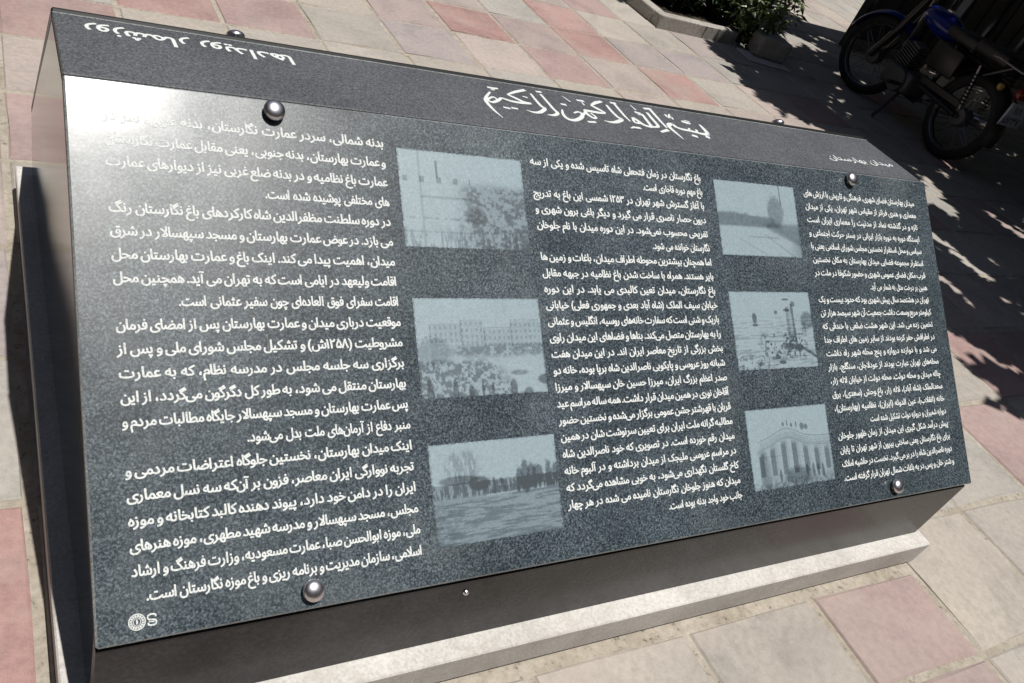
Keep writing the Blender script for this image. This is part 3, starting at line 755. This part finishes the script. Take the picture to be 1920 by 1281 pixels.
PICS = [(.504,.755,.558,.729),(.507,.760,.300,.470),(.509,.7615,.0565,.2235),(1.248,1.5025,.567,.7325),(1.249,1.503,.318,.4875),(1.250,1.507,.065,.2335)]
PL = ['etched picture of a light building and a dark crowd, top left of the six', 'etched picture of a street scene with low dark figures', 'etched picture of trees behind an open square',
      'etched picture of a road with a dark tree at its right', 'etched picture of tall lamp columns over rubble', 'etched picture of an arched portal with columns']
for k, (u0, u1, v0, v1) in enumerate(PICS):
    NX, NY = 190, 128; V = []; F = []; cols = []
    for j in range(NY+1):
        for i in range(NX+1):
            x, y = i/NX, j/NY; V.append(tuple(slab_pt(u0+(u1-u0)*x, v0+(v1-v0)*y, .0002)))
            t = pic(k, x, y); cols.append((t, t, t, 1))
    for j in range(NY):
        for i in range(NX): a = j*(NX+1)+i; F.append((a, a+1, a+NX+2, a+NX+1))
    o = pyd('etched_picture', V, F, front, MAT['etch'])
    ca = o.data.color_attributes.new('etch', 'FLOAT_COLOR', 'POINT')
    ca.data.foreach_set('color', [c_ for t in cols for c_ in t]); o['label'] = PL[k]

# ------------------------------------------------------------------ planter with kerb stones and planting
pl = empty('planter', (4.0, 4.08, 0)); tag(pl, 'raised planting bed edged with pale concrete kerb stones, behind the stand', 'planter')
def kerb(x0, y0, x1, y1, h, seed):
    r_ = random.Random(seed); bm = bmesh.new()
    box(bm, (x0-4.0, y0-4.08, -.01), (x1-4.0, y1-4.08, h)); bevel(bm, .008, 2)
    for v in bm.verts: v.co += Vector((r_.uniform(-.003,.003), r_.uniform(-.003,.003), r_.uniform(-.003,.003)))
    ob('kerb_stone', bm, pl, MAT['kerb'])
xk = [3.99, 4.42, 4.735]
kerb(3.99, 4.085, 4.418, 4.185, .088, 1); kerb(4.424, 4.083, 4.74, 4.182, .086, 2)
yk = 4.19
for k in range(9): kerb(3.985, yk, 4.085, yk+.49, .088+.002*(k % 2), 5+k); yk += .495
bm = bmesh.new(); box(bm, (.09, .10, -.02), (1.17, 4.4, .055))
ob('soil', bm, pl, MAT['soil'])
for k in range(4): kerb(5.17, 4.19+k*.6, 5.26, 4.78+k*.6, .085, 40+k)

def leaves(bm, n, pos, size, r_, shape='lance', droop=.3):
    for _ in range(n):
        p = pos(r_)
        if p is None: continue
        p = Vector(p); s = size*r_.uniform(.6, 1.25)
        d = Vector((r_.gauss(0, 1), r_.gauss(0, 1), r_.gauss(.1, .8))).normalized()
        up = Vector((r_.gauss(0, .5), r_.gauss(0, .5), 1)).normalized()
        sd_ = d.cross(up)
        if sd_.length < 1e-3: continue
        sd_.normalize(); nn = sd_.cross(d)
        wd = s*(.16 if shape == 'lance' else .36)
        a = bm.verts.new(p); b = bm.verts.new(p+d*s*.45+sd_*wd-nn*s*.03); c = bm.verts.new(p+d*s-nn*s*droop*.5); e = bm.verts.new(p+d*s*.45-sd_*wd-nn*s*.03)
        q = bm.verts.new(p+d*s*.5+nn*s*.04)
        bm.faces.new((a, b, q)); bm.faces.new((b, c, q)); bm.faces.new((c, e, q)); bm.faces.new((e, a, q))
def ellip(c, r, r_, shell=.55):
    while True:
        v = Vector((r_.uniform(-1,1), r_.uniform(-1,1), r_.uniform(-1,1)))
        if shell < v.length < 1: return (c[0]+v.x*r[0], c[1]+v.y*r[1], c[2]+v.z*r[2])
def shrub(name, loc, clumps, n, size, mat, label, cat, stems=6, group=None, seed=1):
    r_ = random.Random(seed); root = empty(name, loc); tag(root, label, cat, group)
    bm = bmesh.new()
    for c, r in clumps: leaves(bm, n, lambda q: ellip(c, r, q, .3), size, r_)
    ob('foliage', bm, root, mat)
    bm = bmesh.new()
    for k in range(stems):
        c, r = clumps[k % len(clumps)]; a = r_.uniform(0, 6.28)
        e = (c[0]+r[0]*.6*math.cos(a), c[1]+r[1]*.6*math.sin(a), c[2]+r[2]*.5)
        tube(bm, [(0.03*math.cos(a), .03*math.sin(a), .0), (e[0]*.4, e[1]*.4, e[2]*.5), e], [.008, .006, .003], 5)
    ob('stem', bm, root, MAT['bark'])
    return root
# dark clipped hedge inside the bed, three plants side by side
HL = ['dark dense hedge plant nearest the corner of the kerb', 'dark dense hedge plant in the middle of the bed', 'dark dense hedge plant at the far side of the bed beside the shrub']
for k, (x, y) in enumerate(((4.47,4.62),(4.85,4.6),(4.5,5.3))):
    shrub('hedge_plant', (x, y, .05), [((0,0,.30),(.33,.33,.30)), ((.1,.1,.5),(.3,.3,.26)), ((-.08,-.05,.16),(.30,.28,.16))], 1500, .06, MAT['hedgeleaf'], HL[k], 'hedge', 7, 'dark hedge plants in the planting bed', 20+k)
shrub('leafy_shrub', (5.0, 4.22, .05), [((-.16,-.12,.14),(.2,.14,.13)), ((.05,-.08,.24),(.20,.15,.18)), ((.02,.05,.42),(.26,.22,.2)), ((-.2,-.02,.28),(.14,.12,.14)), ((.2,.05,.55),(.2,.2,.18))], 150, .10, MAT['bushleaf'],
      'bright green leafy shrub spilling over the end of the kerb beside the stone', 'shrub', 9, None, 31)
# stone at the end of the kerb, on a pale slab
bm = bmesh.new(); bmesh.ops.create_cube(bm, size=1)
bmesh.ops.bevel(bm, geom=list(bm.edges), offset=.14, segments=3, affect='EDGES', profile=.6)
bmesh.ops.subdivide_edges(bm, edges=[e for e in bm.edges if e.calc_length() > .3], cuts=3, use_grid_fill=True)
for v in bm.verts: v.co = Vector((v.co.x*.26, v.co.y*.17, v.co.z*.145+.0725)) + Vector([random.uniform(-.007,.007) for _ in range(3)])
o = smooth(ob('kerb_boulder', bm, None, MAT['kerb']), 60); o.location = (4.93, 3.93, .012); o.rotation_euler = (0, 0, -.25)
tag(o, 'rounded grey stone block standing below the leafy shrub at the end of the kerb', 'stone')
bm = bmesh.new(); box(bm, (-.19, -.11, 0), (.19, .11, .012)); bevel(bm, .004)
o = ob('pale_slab', bm, None, MAT['white']); o.location = (4.86, 3.86, .001); o.rotation_euler = (0, 0, -.2)
tag(o, 'thin pale stone slab lying under the rounded grey block', 'slab')

# ------------------------------------------------------------------ kiosk wall behind the motorcycle
kk = empty('partition_wall', (6.66, 4.70, 0)); tag(kk, 'dark grey panelled metal partition wall in the shade behind the motorcycle', 'wall')
for k in range(5):
    bm = bmesh.new(); box(bm, (.05+k*.92, .02, .10), (.93+k*.92, .06, 2.2)); bevel(bm, .006)
    for q in range(3):
        box(bm, (.16+k*.92+q*.26, .008, .2), (.20+k*.92+q*.26, .0195, 2.1))
    ob('panel', bm, kk, MAT['cabinet'])
for k in range(6):
    bm = bmesh.new(); box(bm, (k*.92-.002 if k else 0, 0, 0), (k*.92+.045, .08, 2.25)); bevel(bm, .004); ob('post', bm, kk, MAT['gasket'])
bm = bmesh.new(); box(bm, (0, -.01, 2.2505), (4.65, .09, 2.30)); ob('top_rail', bm, kk, MAT['cabinet'])
bm = bmesh.new(); box(bm, (.05, .01, .0), (4.6, .07, .095)); ob('plinth', bm, kk, MAT['kerb'])

# ------------------------------------------------------------------ motorcycle (local: +x forward, z up, rear contact at origin)
bk = empty('motorcycle', (5.50, 2.66, 0), R(81))
tag(bk, 'black motorcycle with blue tank and front mudguard parked in deep shade', 'motorcycle')
WR, WB = .28, .97
def wheel(x, parent):
    c = (x, 0, WR)
    bm = bmesh.new(); n = 40; prof = []
    for k in range(10):
        a = 2*math.pi*k/10; prof.append((WR-.038+.038*math.cos(a), .036*math.sin(a)))
    lathe(bm, prof, n, 'Y', c, closed=True); wh = smooth(ob('wheel', bm, parent, MAT['rubber']), 60)
    bm = bmesh.new(); prof = [(WR-.062+.012*math.cos(2*math.pi*k/8), .026*math.sin(2*math.pi*k/8)) for k in range(8)]
    lathe(bm, prof, n, 'Y', c, closed=True); smooth(ob('rim', bm, wh, MAT['chrome']), 60)
    bm = bmesh.new(); lathe(bm, [(.012,-.07),(.014,-.045),(.055,-.042),(.060,-.03),(.060,.03),(.055,.042),(.014,.045),(.012,.07)], 20, 'Y', c)
    ob('hub', bm, wh, MAT['alu'])
    bm = bmesh.new()
    for k in range(24):
        a = 2*math.pi*k/24; b = a+(.35 if k % 2 else -.35); s = .022 if k % 4 < 2 else -.022
        tube(bm, [(c[0]+.055*math.cos(a), s, c[2]+.055*math.sin(a)), (c[0]+(WR-.07)*math.cos(b), 0, c[2]+(WR-.07)*math.sin(b))], .0022, 4, False)
    ob('spokes', bm, wh, MAT['steel'])
wheel(0, bk); wheel(WB, bk)
def part(name, mat, fn, sub=None, sm_=True):
    bm = bmesh.new(); fn(bm); o = ob(name, bm, sub or bk, MAT[mat])
    return smooth(o, 45) if sm_ else o
def fenderf(x, a0, a1, r, wd):
    def f(bm):
        rows = []
        for k in range(15):
            a = a0+(a1-a0)*k/14; row = []
            for q in range(7):
                t = -1+q/3; rr = r-.028*t*t
                row.append((bm.verts.new((x+rr*math.cos(a), wd*t, WR+rr*math.sin(a))), bm.verts.new((x+(rr-.003)*math.cos(a), wd*t*.96, WR+(rr-.003)*math.sin(a)))))
            rows.append(row)
        for p, q in zip(rows, rows[1:]):
            for k in range(6):
                bm.faces.new((p[k][0], p[k+1][0], q[k+1][0], q[k][0])); bm.faces.new((p[k][1], q[k][1], q[k+1][1], p[k+1][1]))
        recalc(bm)
    return f
ff_ = part('front_mudguard', 'blue', fenderf(WB, R(20), R(165), WR+.035, .058))
def f(bm): lathe(bm, [(.0001,0),(.018,.002),(.020,.008),(.0001,.010)], 16, 'Y', (WB+.02, -.075, WR+.03))
part('side_reflector', 'amber', f)
part('rear_mudguard', 'blackp', fenderf(0, R(35), R(190), WR+.04, .065))
for s in (-1, 1):
    def f(bm, s=s): tube(bm, [(WB, .075*s, WR), (WB-.09, .075*s, .52), (WB-.17, .07*s, .80)], [.022, .026, .018], 10)
    part('fork_leg', 'blackp', f)
    def f(bm, s=s):
        tube(bm, [(-.02, .095*s, .33), (.03, .11*s, .60)], .012, 8)
        for k in range(9):
            t = k/8; lathe(bm, [(.020,0),(.026,.004),(.020,.008)], 12, 'Z', (-.015+.04*t, (.097+.012*t)*s, .36+.18*t))
    part('rear_shock', 'steel', f)
    def f(bm, s=s): tube(bm, [(0, .07*s, WR), (.40, .06*s, .30)], .018, 8)
    part('swing_arm', 'blackp', f)
part('frame', 'blackp', lambda bm: (tube(bm, [(WB-.20, 0, .76), (.78, 0, .45), (.70, 0, .20), (.42, 0, .19), (.38, 0, .33), (.36, 0, .60)], .018, 8), tube(bm, [(WB-.20, 0, .74), (.55, 0, .66), (.30, 0, .60), (-.16, 0, .58)], .018, 8)))
def tank(bm):
    bmesh.ops.create_uvsphere(bm, u_segments=20, v_segments=12, radius=1)
    for v in bm.verts:
        x, y, z = v.co; k = 1-.28*max(0, -x)
        v.co = Vector((.58+.20*x, .11*y*k, .67+.080*z+.025*x))
part('fuel_tank', 'blue', tank)
def tcap(bm): lathe(bm, [(.028,0),(.028,.012),(.02,.016)], 16, 'Z', (.60, 0, .745))
part('tank_cap', 'chrome', tcap)
def seat(bm):
    for a, b, z, wd in ((-.12,.16,.705,.115), (.16,.44,.690,.105)):
        vs_ = box(bm, (a, -wd, z-.055), (b+.004, wd, z+.02))
    bevel(bm, .022, 3)
part('seat', 'vinyl', seat)
for s in (-1, 1):
    def f(bm, s=s):
        vs_ = box(bm, (.20, .085*s-.012, .43), (.46, .085*s+.012, .60)); bevel(bm, .01, 2)
    part('side_cover', 'blackp', f)
def eng(bm):
    box(bm, (.46, -.11, .19), (.74, .11, .34)); bevel(bm, .03, 2)
    lathe(bm, [(.075,-.13),(.08,-.12),(.08,.12),(.075,.13)], 20, 'Y', (.56, 0, .26))
en = part('engine', 'alu', eng)
def fins(bm):
    for k in range(8): box(bm, (.60, -.068, .345+k*.018), (.75, .068, .353+k*.018), Matrix.Rotation(R(-12), 3, 'Y'), (.68, 0, .35))
    box(bm, (.63, -.045, .33), (.72, .045, .50), Matrix.Rotation(R(-12), 3, 'Y'), (.68, 0, .35))
part('cylinder_fins', 'alu', fins, en, False)
ex = part('exhaust', 'steel', lambda bm: tube(bm, [(.76, -.08, .40), (.84, -.11, .30), (.80, -.13, .17), (.60, -.14, .16), (.45, -.145, .20)], .019, 10))
def muf(bm): tube(bm, [(.47, -.145, .195), (.40, -.147, .21), (.05, -.155, .275), (-.10, -.158, .30), (-.12, -.158, .304)], [.020, .038, .042, .036, .018], 14)
part('silencer', 'chrome', muf, ex)
part('foot_peg', 'rubber', lambda bm: tube(bm, [(.50, -.12, .25), (.50, -.24, .25)], .013, 8))
part('foot_peg', 'rubber', lambda bm: tube(bm, [(.50, .12, .25), (.50, .24, .25)], .013, 8))
part('kick_stand', 'blackp', lambda bm: tube(bm, [(.50, .08, .20), (.46, .22, .01)], .011, 8))
part('chain_guard', 'blackp', lambda bm: (box(bm, (.02, .055, .32), (.42, .075, .37)), bevel(bm, .006)), None, False)
rk = part('rear_rack', 'steel', lambda bm: (tube(bm, [(.12, -.10, .66), (-.05, -.11, .69), (-.26, -.10, .68), (-.28, 0, .68), (-.26, .10, .68), (-.05, .11, .69), (.12, .10, .66)], .008, 8),
     tube(bm, [(-.10, -.10, .69), (-.10, .10, .69)], .006, 6), tube(bm, [(-.19, -.10, .685), (-.19, .10, .685)], .006, 6), tube(bm, [(-.18, -.10, .68), (-.02, -.10, .56)], .007, 6), tube(bm, [(-.18, .10, .68), (-.02, .10, .56)], .007, 6)))
part('tail_light', 'red', lambda bm: (box(bm, (-.30, -.055, .54), (-.255, .055, .60)), bevel(bm, .012, 2)))
def ind(s): return lambda bm: lathe(bm, [(.0001,-.02),(.02,-.012),(.024,0),(.02,.012),(.0001,.02)], 14, 'X', (-.22, .15*s, .57))
for s in (-1, 1): part('indicator', 'amber', ind(s))
pb = part('plate_bracket', 'blackp', lambda bm: tube(bm, [(-.20, 0, .55), (-.30, 0, .50), (-.31, 0, .40)], .008, 6))
def plate(bm):
    box(bm, (-.322, -.095, .385), (-.318, .095, .525)); bevel(bm, .0015)
pt = part('number_plate', 'plate', plate, None, False)
def plate_fn(u, v, h=0): return Vector((-.3222-h, .0-u, v))   # faces backwards (-x)
pg = []
for txt, vb in (('۱۱۸', .465), ('۱۵۲۳۷', .400)):
    g = layout(txt, -.08, .08, .062, 1, .02, False, maxx=1)
    xs = [a for v, f, l_ in g for a, b in v]; c0 = (min(xs)+max(xs))/2
    pg.append(([([(a-c0, b) for a, b in v], f, l_) for v, f, l_ in g], vb))
build_text('plate_digits', pg, plate_fn, .0004, pt, MAT['plateink'])
part('handlebar', 'chrome', lambda bm: tube(bm, [(WB-.36, -.34, .93), (WB-.25, -.24, .95), (WB-.20, -.08, .87), (WB-.20, .08, .87), (WB-.25, .24, .95), (WB-.36, .34, .93)], .011, 8))
for s in (-1, 1):
    def f(bm, s=s): tube(bm, [(WB-.37, .355*s, .928), (WB-.28, .262*s, .948)], .017, 10)
    part('grip', 'rubber', f)
    def f(bm, s=s):
        tube(bm, [(WB-.24, .22*s, .95), (WB-.22, .27*s, 1.08)], .006, 6)
        lathe(bm, [(.0001,-.008),(.05,-.006),(.055,.006),(.0001,.012)], 18, 'X', (WB-.22, .28*s, 1.12))
    part('mirror', 'blackp', f)
hl = part('headlight', 'blackp', lambda bm: lathe(bm, [(.03,-.11),(.07,-.08),(.09,0),(.088,.03)], 24, 'X', (WB-.08, 0, .80)))
part('lens', 'chrome', lambda bm: lathe(bm, [(.082,.0),(.075,.02),(.0001,.035)], 24, 'X', (WB-.05, 0, .80)), hl)

steer = Matrix.Translation((WB-.05, 0, 0)) @ Matrix.Rotation(R(16), 4, 'Z') @ Matrix.Translation((-(WB-.05), 0, 0))
for ch in list(bk.children):
    nm = ch.name.split('.')[0]
    isf = nm in ('front_mudguard','side_reflector','fork_leg','handlebar','grip','mirror','headlight') or (nm == 'wheel' and sum(v.co.x for v in ch.data.vertices)/len(ch.data.vertices) > .5)
    if isf: ch.matrix_local = steer @ ch.matrix_local
# ------------------------------------------------------------------ trees giving the shade (just outside the frame)
def inpoly(x, y, P):
    c = False
    for i in range(len(P)):
        x0, y0 = P[i-1]; x1, y1 = P[i]
        if (y0 > y) != (y1 > y) and x < x0+(y-y0)/(y1-y0)*(x1-x0): c = not c
    return c
# openings in the crowns (segment on the ground reached by the sun through each opening, half width)
GAPS = [(4.91, 2.22, 4.76, 1.92, 0.09), (5.14, 1.93, 5.17, 1.68, 0.07), (4.23, 1.62, 4.23, 1.28, 0.06), (4.97, 2.45, 5.02, 2.26, 0.05), (5.48, 2.7, 5.55, 2.46, 0.06), (3.85, 1.27, 3.8, 1.03, 0.04), (3.36, 0.82, 3.52, 0.65, 0.04), (3.45, 0.77, 3.57, 0.62, 0.04), (3.16, 0.64, 3.27, 0.53, 0.03), (5.93, 4.7, 6.06, 4.51, 0.1), (6.94, 5.62, 6.94, 5.25, 0.07), (4.65, 3.2, 4.96, 3.18, 0.04), (5.47, 3.61, 5.49, 3.48, 0.05), (5.5, 3.27, 5.57, 3.07, 0.05), (4.5, 3.64, 4.61, 3.48, 0.04), (4.43, 3.3, 4.67, 3.22, 0.04), (6.32, 3.12, 6.31, 3.01, 0.03), (5.75, 4.1, 5.82, 3.93, 0.05), (4.5, 1.47, 4.49, 1.28, 0.03)]
def lit(p):
    x, y = p[0]-.105*p[2], p[1]+.20*p[2]
    for x0, y0, x1, y1, r_ in GAPS:
        dx, dy = x1-x0, y1-y0; t = max(0, min(1, ((x-x0)*dx+(y-y0)*dy)/(dx*dx+dy*dy)))
        if (x-x0-t*dx)**2+(y-y0-t*dy)**2 < (r_+.035)**2: return True
    return False
def tree(base, patches, label, seed, h0=2.0, nlimb=10):
    """patches: (outline the clump centres cover on the ground as shade, z range, clumps, leaves, clump radius, leaf size)"""
    r_ = random.Random(seed); root = empty('street_tree', base); tag(root, label, 'tree', 'street trees standing round the square')
    bm = bmesh.new(); cl = []
    for poly, z0, z1, ncl, nlf, cr, ls in patches:
        xs = [p[0] for p in poly]; ys = [p[1] for p in poly]; k = 0
        while k < ncl:
            x, y = r_.uniform(min(xs), max(xs)), r_.uniform(min(ys), max(ys))
            if not inpoly(x, y, poly): continue
            z = r_.uniform(z0, z1); c = Vector((x+.105*z-base[0], y-.20*z-base[1], z-base[2])); cl.append(c); k += 1
            s = cr*r_.uniform(.7, 1.25)
            def pos(q):
                for _ in range(4):
                    p = ellip(c, (s, s, s*.7), q, 0)
                    if not lit((p[0]+base[0], p[1]+base[1], p[2]+base[2])): return p
                return None
            leaves(bm, nlf, pos, ls, r_, 'broad')
    ob('crown', bm, root, MAT['leaf'])
    cc = sum(cl, Vector())/len(cl); fork = Vector((cc.x*.12, cc.y*.12, h0))
    bm = bmesh.new(); tube(bm, [(0,0,-.05), (.02,.01,.6), (.0,.03,1.3), fork], [.15,.115,.10,.09], 12); ob('trunk', bm, root, MAT['bark'])
    for k in range(nlimb):
        p = cl[int(r_.random()*len(cl))]; mid = fork.lerp(p, .5)+Vector((0,0,.25))
        bm = bmesh.new(); tube(bm, [fork, mid, p], [.055, .03, .01], 7); ob('limb', bm, root, MAT['bark'])
    return root
main_ = [(4.62,3.98),(4.5,3.5),(4.35,3.1),(4.55,2.98),(4.9,2.75),(5.0,2.2),(4.85,1.7),(4.75,1.2),(5.2,.6),(6.5,.1),(10.5,-.4),(11,3.4),(10.4,4.9),(8.6,4.75),(7.4,4.85),(6.6,4.7),(5.6,4.2)]
fringe = [(4.6,1.9),(4.1,1.5),(3.55,1.0),(3.25,.62),(3.2,.42),(3.6,.45),(4.3,.15),(5.3,.1),(5.2,1.0)]
edge_ = [(4.5,4.0),(4.8,4.02),(4.75,3.1),(5.1,2.8),(5.15,1.9),(4.85,1.7),(4.75,1.9),(4.9,2.62),(4.45,2.9),(4.32,3.05),(4.45,3.5)]
outer_ = [(5.4,.2),(5.2,-1),(6.5,-3),(13,-4),(15,8),(10.9,8),(10.6,4.8),(11,3.3),(10.6,-.2),(6.5,.0)]  # unseen extra crown, added to block sky over the shaded paving
bedshade = [(4.1,4.62),(5.0,4.7),(6.0,4.72),(6.6,5.1),(6.7,5.9),(5.5,6.8),(4.0,6.4),(3.85,5.0)]
tree((7.9, 1.0, 0), [(main_, 2.0, 4.4, 820, 60, .22, .15), (edge_, 2.0, 2.9, 210, 46, .11, .10), (outer_, 1.9, 4.8, 480, 40, .55, .34)], 'broad dense tree rooted right of the frame, shading the motorcycle', 51, nlimb=14)
tree((6.3, -1.3, 0), [(fringe, 2.1, 3.2, 215, 42, .13, .10)], 'smaller street tree dappling the paving right of the stand', 52)
tree((5.35, 5.7, .05), [(bedshade, 2.7, 3.9, 240, 50, .24, .15)], 'tree growing in the planting bed behind the leafy shrub', 53, 2.1)
# unseen trees added round the square to block sky light
def sky_block_tree(x, y, r, seed, label):
    P = [(x+r*math.cos(2*math.pi*k/10), y+r*math.sin(2*math.pi*k/10)) for k in range(10)]
    tree((x, y, 0), [(P, 2.2, 5.4, 75, 42, .6, .42)], label, seed, 2.4, 8)
RL = ['tall street tree far to the right of the stand', 'second tall street tree to the right, behind the first', 'street tree at the right, nearer the viewer', 'street tree behind the viewer on the right',
      'street tree left of the stand and well away from it', 'street tree to the left, behind the stand', 'street tree behind the viewer on the left',
      'street tree nearest the left end of the stand', 'street tree to the left of the viewer', 'street tree close behind the viewer']
for k, (x, y, r) in enumerate(((13.5,1.5,2.6),(15,7.5,2.8),(12,-4.2,2.6),(5.5,-8.5,2.6),(-8.0,-1.5,2.6),(-8.5,5.5,2.8),(-4.5,-9,2.6),(-4.5,1.6,2.2),(-4.0,-3.9,2.2),(2.4,-6.0,2.2))): sky_block_tree(x, y, r, 70+k, RL[k])

# unseen buildings added round the square to keep sky light off the shade
MAT['brick'] = simple('buff_brick_render', (.20,.17,.13), .9, 0, .15, 2)
MAT['pane'] = simple('dark_window_glass', (.02,.025,.03), .1)
def building(loc, rz, L, H, label, cols, rows):
    b = empty('building', loc, rz); tag(b, label, 'building', 'buildings round the square')
    bm = bmesh.new(); box(bm, (0, 0, 0), (L, 9, H)); ob('wall', bm, b, MAT['brick'])
    bm = bmesh.new(); box(bm, (-.3, -.3, H), (L+.3, 9.3, H+.35)); ob('roof', bm, b, MAT['kerb'])
    fr = D.meshes.new('window'); bm = bmesh.new(); w2, h2 = .65, .85
    for a, c in (((-w2,-.05,-h2),(w2,0,-h2+.08)), ((-w2,-.05,h2-.08),(w2,0,h2)), ((-w2,-.05,-h2+.08),(-w2+.08,0,h2-.08)), ((w2-.08,-.05,-h2+.08),(w2,0,h2-.08))): box(bm, a, c)
    bm.to_mesh(fr); bm.free(); fr.materials.append(MAT['kerb'])
    pn = D.meshes.new('pane'); bm = bmesh.new(); box(bm, (-w2+.08,-.02,-h2+.08), (w2-.08,-.005,h2-.08)); bm.to_mesh(pn); bm.free(); pn.materials.append(MAT['pane'])
    for i in range(cols):
        for j in range(rows):
            o = D.objects.new('window', fr); COL.objects.link(o); o.parent = b; o.location = ((i+.5)*L/cols, 0, 1.9+j*3.1)
            p = D.objects.new('pane', pn); COL.objects.link(p); p.parent = o
building((-13, -14, 0), R(90), 40, 13, 'long buff building on the west side of the square', 11, 4)
building((21, 30, 0), R(-90), 44, 15, 'long buff building on the east side of the square', 11, 4)
building((-20, 26, 0), R(0), 44, 15, 'long buff building on the far north side of the square', 11, 4)
building((26, -15, 0), R(180), 40, 13, 'long buff building behind the viewer', 11, 4)
